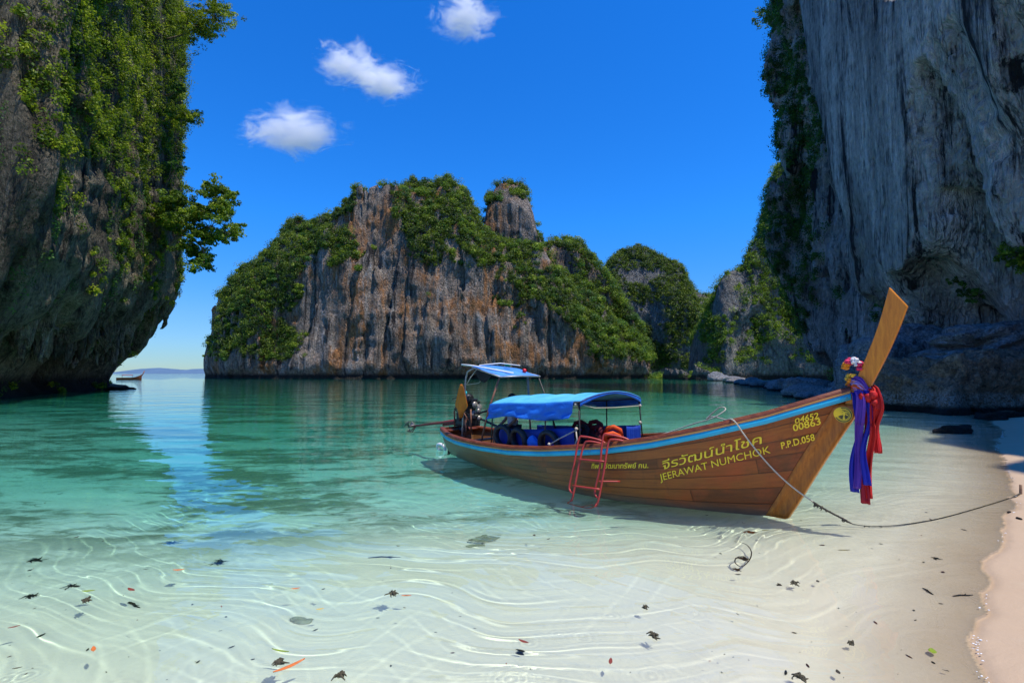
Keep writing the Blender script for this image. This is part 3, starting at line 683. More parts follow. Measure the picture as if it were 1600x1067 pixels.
o = boulder('boulder', 'pale blue grey rock slab lying above and behind the brown boulders', (34.2, 37, 4.0), (4.4, 2.8, 1.5), M['boulder_pale'], 7, 6, rough=.6); o.rotation_euler = (0, -.2, R(10))
boulder('boulder', 'slanted grey block at the foot of the cliff left of the big boulder', (28.5, 41, 1.8), (2.2, 2.4, 3.0), M['boulder_pale'], 8)
boulder('boulder', 'tall dark rock standing against the shaded cliff foot', (33.5, 43, 3.2), (3.6, 2.4, 2.6), M['boulder_pale'], 9)
boulder('rock', 'small dark rock lying in the wet sand in front of the big boulder', (16.4, 19.1, .02), (.62, .30, .24), M['boulder'], 3, 4, rough=.5)
boulder('rock', 'low dark rock touching the shaded beach at the right foot of the boulder', (22.7, 24.6, .0), (.7, .42, .30), M['boulder'], 4, 4, rough=.5)
boulder('rock', 'flat blackish stone beside the low dark rock on shaded sand', (24.3, 25.3, .1), (.85, .45, .24), M['boulder'], 6, 4, rough=.45)
rs = random.Random(9)
for i, (x, y_, s_) in enumerate([(27, 47, 1.6), (30, 52, 1.9), (33, 58, 1.7), (25.6, 43, 1.2), (35, 66, 1.8), (38, 74, 1.6), (28.5, 44.5, 1.5), (24, 39, .9), (41, 84, 1.7), (31, 47, 1.8), (44, 94, 1.6), (29, 38, 1.4), (47, 104, 1.6), (26, 37.5, 1.0), (52, 118, 2.0), (57, 132, 2.2), (60, 150, 2.5)]):
    boulder('rock', 'dark wave washed rock in the row of rubble below the right cliff', (x, y_, .1), (s_*rs.uniform(.9, 1.5), s_, s_*rs.uniform(.5, .9)), M['boulder_pale'], 20+i, 4, 'rubble rocks along the foot of the right cliff')
boulder('rock', 'dark tapering ledge of rock running into the water under the left cliff', (-55, 71.0, .0), (2.6, 1.8, .6), M['boulder'], 51, 5, rough=.4)

# ------------------------------------------------------------------ hills on the horizon, clouds
hx = np.linspace(-2600, -900, 160); rs_ = np.random.RandomState(8)
hm = simple('haze tinted hills', (.10, .17, .26), 1, .1, .01, 0, 1, spec=0)  # bluish air haze painted into the hill colour
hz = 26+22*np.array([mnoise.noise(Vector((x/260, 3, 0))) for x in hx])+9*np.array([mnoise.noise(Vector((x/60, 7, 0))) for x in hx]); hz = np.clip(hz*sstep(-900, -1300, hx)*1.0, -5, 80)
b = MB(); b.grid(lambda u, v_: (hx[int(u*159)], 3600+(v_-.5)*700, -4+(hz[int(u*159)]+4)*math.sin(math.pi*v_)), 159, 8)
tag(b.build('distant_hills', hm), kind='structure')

def cloud_mat(name, sx_, dens, seed, th):
    k = NT(name); c = k.n('TexCoord'); mp = k.n('Mapping'); k.l(c.outputs['Object'], mp.inputs[0]); mp.inputs['Location'].default_value = (seed, seed*.7, 0)
    ln = k.n('VectorMath', operation='LENGTH'); k.l(c.outputs['Object'], ln.inputs[0])
    n1 = k.noise(mp.outputs[0], 2.2, 10, .70, .9)
    d = k.math('SUBTRACT', k.math('MULTIPLY', n1, 2.5), k.math('ADD', k.math('MULTIPLY', ln.outputs['Value'], 1.0), th+.40))
    d = k.math('MULTIPLY', k.math('MULTIPLY', k.math('MAXIMUM', d, 0.), 2.2, True), dens)
    pv = k.n('VolumePrincipled'); pv.inputs['Color'].default_value = (1, 1, 1, 1); k.l(d, pv.inputs['Density'])
    k.l(pv.outputs[0], k.out.inputs['Volume']); return k.m
for px, py, wx, wz, seed, th, lab in ((458, 205, 105, 52, 3.3, .20, 'rounded white cloud floating lowest above the island'),
                                (545, 100, 75, 50, 1.2, .27, 'left part of the ragged white cloud in the middle of the sky'),
                                (600, 128, 75, 38, 8.4, .22, 'right trailing part of the ragged white cloud in the middle of the sky'),
                                (728, 28, 75, 48, 5.1, .25, 'small white cloud at the top edge of the sky')):
    bm = bmesh.new(); bmesh.ops.create_icosphere(bm, subdivisions=3, radius=1.0)
    me = bpy.data.meshes.new('cloud'); bm.to_mesh(me); bm.free(); me.materials.append(cloud_mat('cloud vapour', 1, .075, seed, th))
    o = bpy.data.objects.new('cloud', me); col.objects.link(o); o.location = at_y(px, py, 1000); o.scale = (wx*1.25, 60, wz*1.2)
    tag(o, lab, 'cloud', kind='structure')

# ------------------------------------------------------------------ the long-tail boat
BO = Vector((-1.05, 13.9, 0)); BZ = math.atan2(8.058-13.9, 4.171+1.05)
boat = empty('longtail_boat', BO, BZ)
tag(boat, 'large varnished wooden longtail boat with tall prow and blue awning moored by the beach', 'boat')
def wp(s_, y_, z_):         # boat frame -> world
    return tuple(Matrix.Translation(BO) @ Matrix.Rotation(BZ, 4, 'Z') @ Vector((s_, y_, z_)))
def wood_hull():
    k = NT('varnished hull planks'); uv = k.n('UVMap'); sx_ = k.n('SeparateXYZ'); k.l(uv.outputs[0], sx_.inputs[0])
    u, v_ = sx_.outputs[0], sx_.outputs[1]
    pl = k.math('MULTIPLY', v_, 9.); fr = k.math('FRACT', pl); fl = k.math('FLOOR', pl)
    # butt joints: each strake is broken at its own places
    jo = k.math('ADD', k.math('MULTIPLY', u, .28), k.math('MULTIPLY', fl, .37)); jf = k.math('FRACT', jo)
    cid = k.n('CombineXYZ'); k.l(fl, cid.inputs[0]); k.l(k.math('FLOOR', jo), cid.inputs[1])
    wn = k.n('TexWhiteNoise'); k.l(cid.outputs[0], wn.inputs[0])
    st = k.n('CombineXYZ'); k.l(k.math('MULTIPLY', u, .9), st.inputs[0]); k.l(k.math('MULTIPLY', v_, 16.), st.inputs[1]); k.l(k.math('MULTIPLY', wn.outputs[0], 9.), st.inputs[2])
    g = k.noise(st.outputs[0], 2.4, 8, .7, .6); b = k.noise(k.coord(), 1.3, 5, .65)
    c = k.ramp(k.math('ADD', k.math('MULTIPLY', g, .6), k.math('MULTIPLY', wn.outputs[0], .35)), [(.25, (.07, .014, .003)), (.5, (.22, .050, .006)), (.75, (.42, .115, .012))])
    c = k.mix(k.ramp(b, [(.48, 0.), (.68, .65)]), c, (.42, .060, .008))
    aft = k.ramp(k.math('DIVIDE', u, 9.), [(.15, .75), (.62, 0.)])          # weathered, greyer towards the stern
    c = k.mix(aft, c, k.mix(g, (.08, .04, .014), (.28, .15, .06)))
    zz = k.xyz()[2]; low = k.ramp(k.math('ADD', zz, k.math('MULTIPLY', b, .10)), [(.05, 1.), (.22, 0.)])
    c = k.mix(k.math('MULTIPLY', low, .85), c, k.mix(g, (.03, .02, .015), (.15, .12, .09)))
    seam = k.math('MULTIPLY', k.ramp(fr, [(0., 0.), (.05, 0.), (.10, 1.)]), k.ramp(jf, [(0., 0.), (.006, 1.)]))
    c = k.mix(k.math('MULTIPLY', k.math('SUBTRACT', 1., seam), .6), c, (.03, .012, .006))
    run = k.noise(k.coord(scale=(5, 5, .7)), 2.2, 6, .7); c = k.mix(k.math('MULTIPLY', k.ramp(run, [(.52, 0.), (.70, .6)]), k.ramp(k.noise(k.coord(), .8, 3), [(.4, 0.), (.6, 1.)])), c, (.06, .022, .008))
    scf = k.noise(k.coord(scale=(1, 1, 9)), 5, 6, .75); c = k.mix(k.ramp(scf, [(.64, 0.), (.72, .35)]), c, (.50, .34, .20))
    sp = k.ramp(k.noise(k.coord(), 26, 4, .8), [(.66, 0.), (.74, .6)]); c = k.mix(sp, c, (.06, .03, .015))
    nb = k.bump(k.math('ADD', k.math('MULTIPLY', seam, 1.2), k.math('MULTIPLY', g, .35)), .5, .012)
    return k.pbr(c, k.ramp(g, [(.3, .30), (.7, .52)]), nb, Specular_IOR_Level=.5)
def wood(name, c0, c1, c2, sc_=(1, 1, 1), rough=.4):
    k = NT(name); g = k.noise(k.coord(scale=sc_), 4, 8, .7, .5)
    c = k.ramp(g, [(.3, c0), (.52, c1), (.72, c2)]); return k.pbr(c, rough, k.bump(g, .25, .01), Specular_IOR_Level=.45)
def worn(name, c, wear=(.30, .22, .15), th=.62, rough=.5, sc_=9, var=.2):
    k = NT(name); v = k.coord(); n1 = k.noise(v, sc_, 8, .75); b = k.noise(v, 2.2, 4)
    cc = k.mix(k.ramp(b, [(.3, 0.), (.7, 1.)]), tuple(x*(1-var) for x in c), tuple(min(1, x*(1+var)) for x in c))
    cc = k.mix(k.ramp(n1, [(th, 0.), (th+.06, .8)]), cc, wear); return k.pbr(cc, rough, k.bump(n1, .2, .008))
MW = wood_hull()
MP = wood('golden prow wood', (.48, .13, .006), (.68, .22, .010), (.80, .31, .018), (6, 6, .7), .33)
MD = wood('dark rail wood', (.06, .015, .006), (.19, .045, .014), (.32, .10, .03), (.8, 5, 5), .45)
MST2 = wood('reddish stem wood', (.26, .065, .006), (.44, .125, .010), (.58, .19, .016), (6, 6, .7), .35)
MDK = wood('deck wood', (.08, .04, .02), (.19, .10, .05), (.3, .18, .10), (.8, 6, 3), .6)
MC = worn('cyan rail paint', (.02, .40, .60), (.12, .2, .12), .60, .4, 7)
MOR = worn('ochre strip paint', (.55, .25, .06), (.2, .1, .05), .6)
MY = worn('yellow lettering paint', (1.0, .66, .03), (.4, .22, .05), .64, .45, 14, .1)
MBK = simple('black paint', (.03, .025, .02), .5)
MIR = worn('red rusty ladder paint', (.42, .035, .025), (.2, .08, .05), .62, .4, 12)
MMET = simple('greasy dark metal', (.035, .037, .042), .38, .5, 12, .3, .01, .6)
MMET2 = simple('worn steel pipe', (.32, .30, .28), .4, .3, 12, .2, .005, .5)
MRUST = simple('rust brown pipe', (.20, .08, .045), .6, .4, 10, .3, .006)
MRED = worn('dark red shaft paint', (.22, .03, .025), (.1, .05, .04), .6)
MROPE = simple('pale rope', (.52, .46, .36), .9, .2, 60, .6, .004)
MROPED = simple('weedy dark rope', (.06, .05, .035), .95, .5, 30, .6, .01)
MRUB = simple('tyre rubber', (.018, .018, .02), .6, .3, 20, .3, .006)
MWHT = simple('white painted', (.78, .78, .76), .5, .1, 8)
def cloth(name, c, c2=None, sc_=6, bd=.03, rough=.7, tr=0.):
    k = NT(name); v = k.coord(); n1 = k.noise(v, sc_, 4, .55, 1.0); w_ = k.noise(v, 220, 1)
    cc = k.mix(k.ramp(k.noise(v, 2.5, 5), [(.3, 0.), (.7, 1.)]), c, c2 or tuple(x*.75 for x in c))
    nb = k.bump(w_, .15, .002, k.bump(n1, .6, bd))
    return k.pbr(cc, rough, nb, Specular_IOR_Level=.3)
MTOP = cloth('faded turquoise tarpaulin', (.07, .40, .70), (.14, .55, .76), 4, .03, .6)
MFLAP = cloth('blue tarpaulin', (.02, .17, .66), (.012, .10, .46), 5, .05, .5)
MNAVY = cloth('dark blue side cloth', (.010, .055, .38), (.008, .03, .22), 5, .02, .55)

# -- hull shape tables (s along the keel, near side is -y)
def hw_w(s_): return interp(s_, [-.6, .2, .9, 1.6, 2.8, 4.0, 4.9, 5.5, 6.0, 6.9, 7.4, 7.83], [.30, .55, .74, .92, 1.13, 1.24, 1.22, 1.13, .98, .58, .31, .03])
def hw_g(s_): return interp(s_, [-.75, 0, 1, 2, 3.2, 4.4, 5.4, 6.3, 7.2, 8.0, 8.5, 8.86], [.52, .83, 1.12, 1.31, 1.42, 1.43, 1.36, 1.20, .93, .57, .29, .045])
def gz(s_): return interp(s_, [-.75, -.2, .6, 1.9, 3.0, 4.0, 5.4, 6.3, 7.1, 7.9, 8.86], [.66, .60, .57, .59, .63, .72, .91, 1.10, 1.32, 1.57, 1.95])
def kz(s_): return interp(s_, [-.6, 0, 1.5, 4, 6, 7.4, 7.83], [-.06, -.16, -.26, -.28, -.20, -.09, -.03])
NU, NV = 90, 22
def hull_pt(tau, v_, side):
    """v_ 0 keel .. .38 waterline .. 1 gunwale"""
    sb = -.6+8.43*tau; st = sb+1.03*max(0, (tau-.42)/.58)**1.6-.15*max(0, 1-tau*6)
    if v_ < .38:
        a = v_/.38*math.pi/2; s_ = sb; y_ = hw_w(sb)*math.sin(a)**.9; z_ = kz(sb)*math.cos(a)
        return (s_, side*y_, z_)
    q = (v_-.38)/.62; s_ = sb+(st-sb)*q; y_ = hw_w(sb)+(hw_g(st)-hw_w(sb))*(q**.85); y_ += .05*math.sin(math.pi*q)*min(1, hw_g(st)/.6)
    return (s_, side*max(y_, .03), gz(st)*q)
V = []; UVs = []; Fc = []
for side in (-1, 1):
    b0 = len(V)
    for i in range(NU+1):
        for j in range(NV+1):
            tau = i/NU; v_ = j/NV; p = hull_pt(tau, v_, side); V.append(p)
            # strakes taper to the bow: plank coordinate follows the girth
            UVs.append((p[0], max(0, (v_-.16))/.84*1.0))
    for i in range(NU):
        for j in range(NV):
            a = b0+i*(NV+1)+j; q = [a, a+NV+1, a+NV+2, a+1]; Fc.append(q if side < 0 else q[::-1])
# transom
b1 = NU*(NV+1)
tr_ = [j for j in range(NV+1)]; tl = [(NU+1)*(NV+1)+j for j in range(NV+1)]
for j in range(NV): Fc.append([tr_[j], tr_[j+1], tl[j+1], tl[j]])
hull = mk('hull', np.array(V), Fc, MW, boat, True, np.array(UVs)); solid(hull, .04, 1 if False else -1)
bvh = BVHTree.FromPolygons([Vector(p) for p in V], Fc)
def on_hull(s_, z_, off=.006):
    h = bvh.ray_cast(Vector((s_, -3, z_)), Vector((0, 1, 0)))
    if h[0] is None: return None
    n_ = h[1]; n_ = n_ if n_.y < 0 else -n_
    return h[0]+n_*off
def gun(st, side=-1, out=0., up=0.): return Vector((st, side*(hw_g(st)+out), gz(st)+up))
def strip(name, mat, prof, s0=-.74, s1=8.84, n_=80, parent=None):
    """sweep a closed profile (out, up) along both gunwales"""
    b = MB()
    for side in (-1, 1):
        m_ = len(prof)
        def fn(u, v_, side=side):
            st = s0+(s1-s0)*u; o_, up_ = prof[int(round(v_*m_)) % m_]; return gun(st, side, o_, up_)
        b.grid(fn, n_, m_)
    o = b.build(name, mat, parent or boat, False); o.data.shade_smooth() ; return o
strip('cyan_stripe', MC, [(.012, -.02), (.030, -.02), (.020, -.115), (.0, -.115)], parent=hull)
strip('rubbing_strake', MOR, [(.035, .012), (.045, -.002), (.035, -.020), (.0, -.020), (.0, .012)], parent=hull)
strip('gunwale_rail', MD, [(.04, .012), (.03, .075), (-.02, .08), (-.09, .075), (-.09, -.03), (.0, -.03)], parent=hull)
b = MB(); b.box((-.74, 0, .62), (.07, 1.02, .20)); b.box((-.55, 0, .655), (.30, .95, .035)); bevel(b.build('stern_board', MD, boat, False))
# inside: deck, thwarts, ribs, side boards
def deck(u, v_):
    s_ = -.5+8.2*u; wdt = max(.05, hw_w(s_)*.97+.02); z_ = .20+.55*sstep(5.2, 8.2, s_)
    if s_ > 5.2: wdt = min(wdt, max(.04, hw_g(s_)*.62))
    return (s_, (v_*2-1)*wdt, z_)
b = MB(); b.grid(deck, 60, 8); b.build('deck', MDK, boat, False)
for s_ in (.5, 1.75, 5.15, 6.15, 7.0):
    b = MB(); b.box((s_, 0, gz(s_)-.10), (.20, hw_g(s_)*2-.10, .035)); bevel(b.build('thwart', MDK, boat, False), .006)
b = MB()
b.grid(lambda u, v_: (7.15+1.45*u, (v_*2-1)*(hw_g(7.15+1.45*u)-.06), gz(7.15+1.45*u)+.01), 16, 6); b.build('foredeck', MDK, boat, False)

# -- stem and prow: one thick curved plank in the centre plane
fr_ = cr([(7.90, -.07), (8.12, .30), (8.40, .80), (8.68, 1.28), (8.93, 1.70), (9.07, 2.02), (9.25, 2.40), (9.40, 2.76), (9.52, 3.09)], 5)
bk_ = cr([(7.45, -.09), (7.78, .30), (8.08, .80), (8.36, 1.28), (8.62, 1.72), (8.85, 2.02), (9.04, 2.45), (9.20, 2.90), (9.33, 3.37)], 5)
b = MB(); n_ = len(fr_); vs = []
for i in range(n_):
    th_ = .045+.02*(1-i/n_)
    for (p, y_) in ((bk_[i], -th_), (fr_[i], -th_*.8), (fr_[i], th_*.8), (bk_[i], th_)): vs.append((p[0], y_, p[1]))
fs = [[i*4+a, i*4+(a+1) % 4, i*4+4+(a+1) % 4, i*4+4+a] for i in range(n_-1) for a in range(4)]+[[3, 2, 1, 0], [(n_-1)*4+a for a in range(4)]]
b.add(vs, fs); stem = b.build('prow_post', MP, boat, False); bevel(stem, .012)
# broad facing of the stem on the near and far bow sides
for side in (-1, 1):
    b = MB(); vs = []
    for i in range(0, 23):
        t_ = i/22; zt = -.02+t_*1.78
        fx = np.interp(zt, fr_[:, 1], fr_[:, 0])-.012; bx = fx-.275-.01*t_
        for q in range(5):
            x_ = bx+(fx-bx)*q/4; h = bvh.ray_cast(Vector((x_, -3, zt)), Vector((0, 1, 0)))
            y_ = -h[0].y if h[0] is not None else .052
            vs.append((x_, side*(max(y_, .052)+.012), zt))
    fs = [[i*5+a, i*5+a+1, i*5+6+a, i*5+5+a] for i in range(22) for a in range(4)]
    b.add(vs, fs if side < 0 else [f_[::-1] for f_ in fs]); o = b.build('stem_facing', MST2, boat); solid(o, .014, -1)
stem_face = BVHTree.FromPolygons([Vector(v_) for v_ in [tuple(x.co) for x in bpy.data.objects['stem_facing'].data.vertices]], [list(p.vertices) for p in bpy.data.objects['stem_facing'].data.polygons])

# -- writing: real painted letters laid on the planks
def text_mesh(txt, bold=.0, shear=0.):
    cu = bpy.data.curves.new('t', 'FONT'); cu.body = txt; cu.size = 1; cu.offset = bold; cu.shear = shear; cu.resolution_u = 3; cu.fill_mode = 'FRONT'
    o = bpy.data.objects.new('t', cu); col.objects.link(o); bpy.context.view_layer.update()
    me = o.evaluated_get(bpy.context.evaluated_depsgraph_get()).to_mesh(); 
    V_ = [tuple(v_.co) for v_ in me.vertices]; F_ = [list(p.vertices) for p in me.polygons]
    bpy.data.objects.remove(o); bpy.data.curves.remove(cu); return V_, F_
def paint(name, txt, p0, p1, h, mat, bold=.02, shear=0., target=None, off=.013):
    """baseline from p0 to p1 (s, z); h letter height in metres"""
    V_, F_ = text_mesh(txt, bold, shear)
    if not V_: return None
    bm = bmesh.new(); vs = [bm.verts.new(v_) for v_ in V_]
    for f_ in F_:
        try: bm.faces.new([vs[i] for i in f_])
        except ValueError: pass
    bmesh.ops.triangulate(bm, faces=bm.faces[:]); bmesh.ops.remove_doubles(bm, verts=bm.verts[:], dist=1e-5)
    bmesh.ops.subdivide_edges(bm, edges=[e for e in bm.edges if e.calc_length() > .22], cuts=2); bmesh.ops.triangulate(bm, faces=bm.faces[:])
    x0 = min(v_.co.x for v_ in bm.verts); x1 = max(v_.co.x for v_ in bm.verts); L_ = math.hypot(p1[0]-p0[0], p1[1]-p0[1])
    dx, dz_ = (p1[0]-p0[0])/L_, (p1[1]-p0[1])/L_
    for v_ in bm.verts:
        a = (v_.co.x-x0)/(x1-x0)*L_; c_ = v_.co.y*h/.72
        s_, z_ = p0[0]+a*dx, p0[1]+a*dz_+c_
        q = on_hull(s_, z_, off) if target is None else None
        if target is not None:
            r_ = target.ray_cast(Vector((s_, -3, z_)), Vector((0, 1, 0)))[0]; q = r_+Vector((0, -off, 0)) if r_ is not None else Vector((s_, -.08, z_))
        v_.co = q if q is not None else Vector((s_, -.1, z_))
    me = bpy.data.meshes.new(name); bm.to_mesh(me); bm.free(); me.materials.append(mat)
    o = bpy.data.objects.new(name, me); col.objects.link(o); o.parent = hull; return o
def hull_px(px, py):
    """where a line of sight of the photograph meets the near planks (boat frame)"""
    inv = (Matrix.Translation(BO) @ Matrix.Rotation(BZ, 4, 'Z')).inverted()
    o_ = inv @ Vector((0, 0, CH)); d_ = (inv.to_3x3() @ Vector(ray(px, py))).normalized(); h = bvh.ray_cast(o_, d_)[0]
    return (round(h.x, 3), round(h.z, 3)) if h is not None else None
if 0:
  for q in ((1032, 750), (1204, 706), (1037, 731), (1196, 695), (1245, 660), (1280, 652), (1243, 673), (1283, 661), (1222, 701), (1273, 687), (925, 731), (1014, 731), (1317, 647), (1250, 640), (1156, 657)): print('HP', q, hull_px(*q))

paint('name_lettering', 'JEERAWAT NUMCHOK', (6.36, .455), (7.87, 1.02), .115, MY, .0)
paint('thai_lettering', '\u0e08\u0e35\u0e23\u0e27\u0e31\u0e12\u0e19\u0e4c\u0e19\u0e33\u0e42\u0e0a\u0e04', (6.44, .655), (7.80, 1.165), .135, MY, .006, .12)
paint('number_lettering', '\u0e144652', (8.20, 1.475), (8.46, 1.56), .085, MY, .02, .15)
paint('number_lettering', '00863', (8.165, 1.355), (8.47, 1.47), .10, MY, .02)
paint('number_lettering', 'P.P.D.058', (8.00, 1.085), (8.375, 1.23), .10, MY, .02)
paint('small_lettering', '\u0e17\u0e34\u0e1e\u0e22\u0e4c \u0e27\u0e31\u0e12\u0e19\u0e32\u0e17\u0e23\u0e31\u0e1e\u0e22\u0e4c \u0e01\u0e19.', (5.20, .535), (6.22, .66), .085, MY, .012, .2)
# round emblem on the stem: dark disc, yellow rings, dark tree shape
def emblem():
    cs, cz, r0 = 8.735, 1.61, .112
    MBD = simple('emblem dark paint', (.10, .075, .02), .5)
    def put(pts, off, mat, name, par):
        V_ = []
        for x, z in pts:
            r_ = stem_face.ray_cast(Vector((cs+x, -3, cz+z)), Vector((0, 1, 0)))[0]; V_.append((cs+x, (r_.y if r_ is not None else -.07)-off, cz+z))
        return V_
    def ring(r1, r2, off, mat, name):
        n_ = 40; V_ = put([(r*math.cos(2*math.pi*k/n_), r*math.sin(2*math.pi*k/n_)) for r in (r1, r2) for k in range(n_)], off, mat, name, None)
        return mk(name, V_, [[k, (k+1) % n_, n_+(k+1) % n_, n_+k] for k in range(n_)], mat, stem, False)
    ring(.001, r0, .004, MY, 'emblem'); ring(r0*.80, r0*.95, .006, MBD, 'emblem_ring'); ring(.001, r0*.70, .0065, MBD, 'emblem_disc'); ring(r0*.60, r0*.66, .009, MY, 'emblem_ring')
    # crown made of swept leaves over a leaning trunk
    b = MB()
    for pts in ([(-.012, -.07), (.022, -.07), (.014, -.02), (.030, .02), (.012, .05), (-.012, .03), (.0, -.01)],
                [(-.05, .012), (-.01, .02), (-.008, .034), (-.05, .03)], [(-.045, -.012), (-.005, -.004), (-.005, .008), (-.048, .002)],
                [(-.036, .040), (.0, .042), (.01, .055), (-.02, .062)], [(.02, .03), (.055, .02), (.05, .038), (.02, .052)], [(.03, -.002), (.058, -.012), (.055, .006), (.03, .016)]):
        b.add(put(pts, .0095, None, '', None), [list(range(len(pts)))])
    b.build('emblem_tree', MY, stem, False)
emblem()



# -- awning over the passengers
aw = empty('awning'); aw.parent = boat
def awz(u, v_):      # u along (s), v across 0 near .. 1 far
    s_ = 1.95+2.68*u; z_ = 1.50+.16*u+.04*math.sin(u*math.pi*2.6)*.3; crown = .17*math.sin(math.pi*v_)**.8
    sag = -.018*abs(math.sin(u*math.pi*4))*(.3+math.sin(math.pi*v_))
    return Vector((s_+.05*math.sin(math.pi*v_)*u, -1.0+2.0*v_, z_+crown+sag))
b = MB(); b.grid(lambda u, v_: tuple(awz(u, v_)), 44, 22); o = b.build('awning_roof', MTOP, aw); solid(o, .008)
def flap(side, s_from, s_to, drop, nm):
    def fn(u, v_):
        uu = s_from+(s_to-s_from)*u; p = awz(uu, 0 if side < 0 else 1); d_ = drop*(1-.10*math.sin(u*7)-.12*math.sin(u*math.pi)**2)
        w1 = .03*math.sin(u*26+v_*8)+.04*math.sin(u*9+1+v_*3)*v_+.010*math.sin(u*61+v_*20)+.02*math.sin(u*13-v_*11)
        return (p.x+(-.04*v_), p.y+side*(.012+.05*v_+w1*v_), p.z-d_*v_-.006)
    b = MB(); b.grid(fn, 60, 10); o = b.build(nm, MFLAP, aw); solid(o, .006); return o
flap(-1, .0, .945, .34, 'side_flap'); flap(1, .0, 1., .16, 'side_flap')
b = MB()
def endflap(u, v_):
    p = awz(1.0, u); return (p.x+.004, p.y, p.z-(.05+.05*abs(2*u-1))*v_-.008)
b.grid(endflap, 20, 3); solid(b.build('end_flap', MFLAP, aw), .006)
for i, u in enumerate((.0, .5, 1.0)):
    b = MB(); pts = [tuple(awz(u, k/12)+Vector((0, 0, -.025))) for k in range(13)]; b.tube(pts, .014, 8); b.build('awning_bow', MBK, aw)
for side, v_ in ((-1, 0.), (1, 1.)):
    for u in (.03, .36, .66, .985):
        if side < 0 and u == .36: continue
        p = awz(u, v_); b = MB(); b.tube([(p.x+(.07 if u > .9 else -.03), p.y*1.02, gz(p.x)-.18), (p.x, p.y*.99, p.z-.01)], .015, 8); b.build('awning_post', MBK, aw)
for side in (-1, 1):
    b = MB(); v_ = 0. if side < 0 else 1.; b.tube([tuple(awz(k/10, v_)+Vector((0, 0, -.02))) for k in range(11)], .012, 8); b.build('awning_rail', MBK, aw)
b = MB(); b.tube([tuple(awz(.985, 0)+Vector((0, 0, -.05))), (4.62, -.55, 1.52), (4.63, .1, 1.50), (4.62, .95, 1.50)], .009, 6); b.build('tie_rope', MROPE, aw)
b = MB(); b.tube([(4.50, -.93, 1.12), (4.15, -1.08, .92), (3.98, -1.16, .80)], .014, 6); b.tube([(4.48, -.95, 1.12), (4.55, -1.0, .95), (4.52, -1.05, .78)], .014, 6); b.build('tie_rope', MROPE, aw)
for c_ in ((4.49, -.95, 1.13), (4.62, .98, 1.14), (3.97, -1.16, .80), (4.52, -.99, 1.60), (4.62, .98, 1.50)):
    b = MB(); b.blob(c_, .035, 8, 6, .3, 3); b.build('knot', MROPE, aw)
# side cloths hung round the cabin
def curtain(p0, p1, zt0, zt1, zb, nm, am=.02, seed=0):
    def fn(u, v_):
        x_ = p0[0]+(p1[0]-p0[0])*u; y_ = p0[1]+(p1[1]-p0[1])*u; zt = zt0+(zt1-zt0)*u-.02*math.sin(math.pi*u)
        w1 = am*(math.sin(u*19+seed)+.5*math.sin(u*43+v_*4+seed)); nx, ny = -(p1[1]-p0[1]), p1[0]-p0[0]; l_ = math.hypot(nx, ny)
        return (x_+nx/l_*w1*(.3+v_*.7), y_+ny/l_*w1*(.3+v_*.7), zt+(zb-zt)*v_)
    b = MB(); b.grid(fn, 50, 8); o = b.build(nm, MNAVY, aw); solid(o, .006)
curtain((2.05, -.86), (4.38, -.90), .94, 1.14, .40, 'side_cloth', .02, 1)
curtain((1.5, .93), (4.62, .96), .86, 1.09, .40, 'side_cloth', .02, 2)
curtain((4.64, .45), (4.64, .96), 1.10, 1.09, .50, 'side_cloth', .015, 3)

# -- small roof over the helm
hr = empty('helm_roof'); hr.parent = boat
def hz_(u, v_): s_ = .80+1.1*u; return Vector((s_, -.66+1.32*v_, 2.36-.24*u**1.2+.035*math.sin(math.pi*v_)+.012*math.sin(9*u+5*v_)))
b = MB(); b.grid(lambda u, v_: tuple(hz_(u, v_)), 16, 14); solid(b.build('roof_cloth', cloth('faded blue roof cloth', (.04, .20, .62), (.10, .32, .78), 4, .02, .6), hr), .008)
b = MB(); b.grid(lambda u, v_: (1.905+.02*math.sin(v_*9), -.4+.85*v_*u+.0*u, 2.09-.07*math.sin(math.pi*v_)*1.0*(1-u*0)-.0+u*.03), 12, 3) if False else None
for pts in ([hz_(0, 0), hz_(1, 0)], [hz_(0, 1), hz_(1, 1)], [hz_(1, 0), hz_(1, .5), hz_(1, 1)], [hz_(0, 0), hz_(0, .5), hz_(0, 1)]):
    b = MB(); b.tube([tuple(p+Vector((0, 0, -.015))) for p in pts], .018, 8); b.build('roof_frame', MMET2, hr)
b = MB(); b.tube([(.35, -.64, 2.42), (.8, -.62, 2.385), (1.9, -.25, 2.20)], .022, 8); b.tube([(.9, -.5, 2.40), (.9, .2, 2.46), (1.2, .62, 2.40)], .014, 6); b.build('roof_pole', MWHT, hr)
b = MB(); b.tube([(1.85, -.64, 2.10), (1.62, -.80, 1.3), (1.58, -.98, .56)], .022, 8); b.build('roof_post', MRUST, hr)
b = MB(); b.tube([(.86, -.62, 2.33), (.60, -.64, 2.24), (.55, -.66, 2.05), (.50, -.70, 1.1), (.48, -.72, .45)], .024, 8); b.build('roof_post', MMET2, hr)
b = MB(); b.tube([(1.88, .62, 2.10), (2.12, .84, 1.2), (2.2, .96, .62)], .018, 8); b.build('roof_post', MBK, hr)
b = MB(); b.tube([(1.50, .60, 2.18), (1.58, .60, 1.2), (1.6, .62, .45)], .026, 8); b.build('roof_post', MMET2, hr)
b = MB(); b.tube([(.56, -.65, 1.9), (.68, -.60, 2.1), (.84, -.5, 2.33)], .010, 6); b.tube([(.56, -.65, 1.9), (.75, -.4, 1.95), (.95, -.1, 2.33)], .008, 6); b.build('stay_rope', MROPE, hr)
b = MB(); b.grid(lambda u, v_: (.62+.55*u, -.45+.25*u, 2.32-.42*math.sin(math.pi*u)*v_*(1-.3*u)), 14, 8); solid(b.build('furled_cloth', simple('black cloth', (.012, .012, .016), .8), hr), .02)
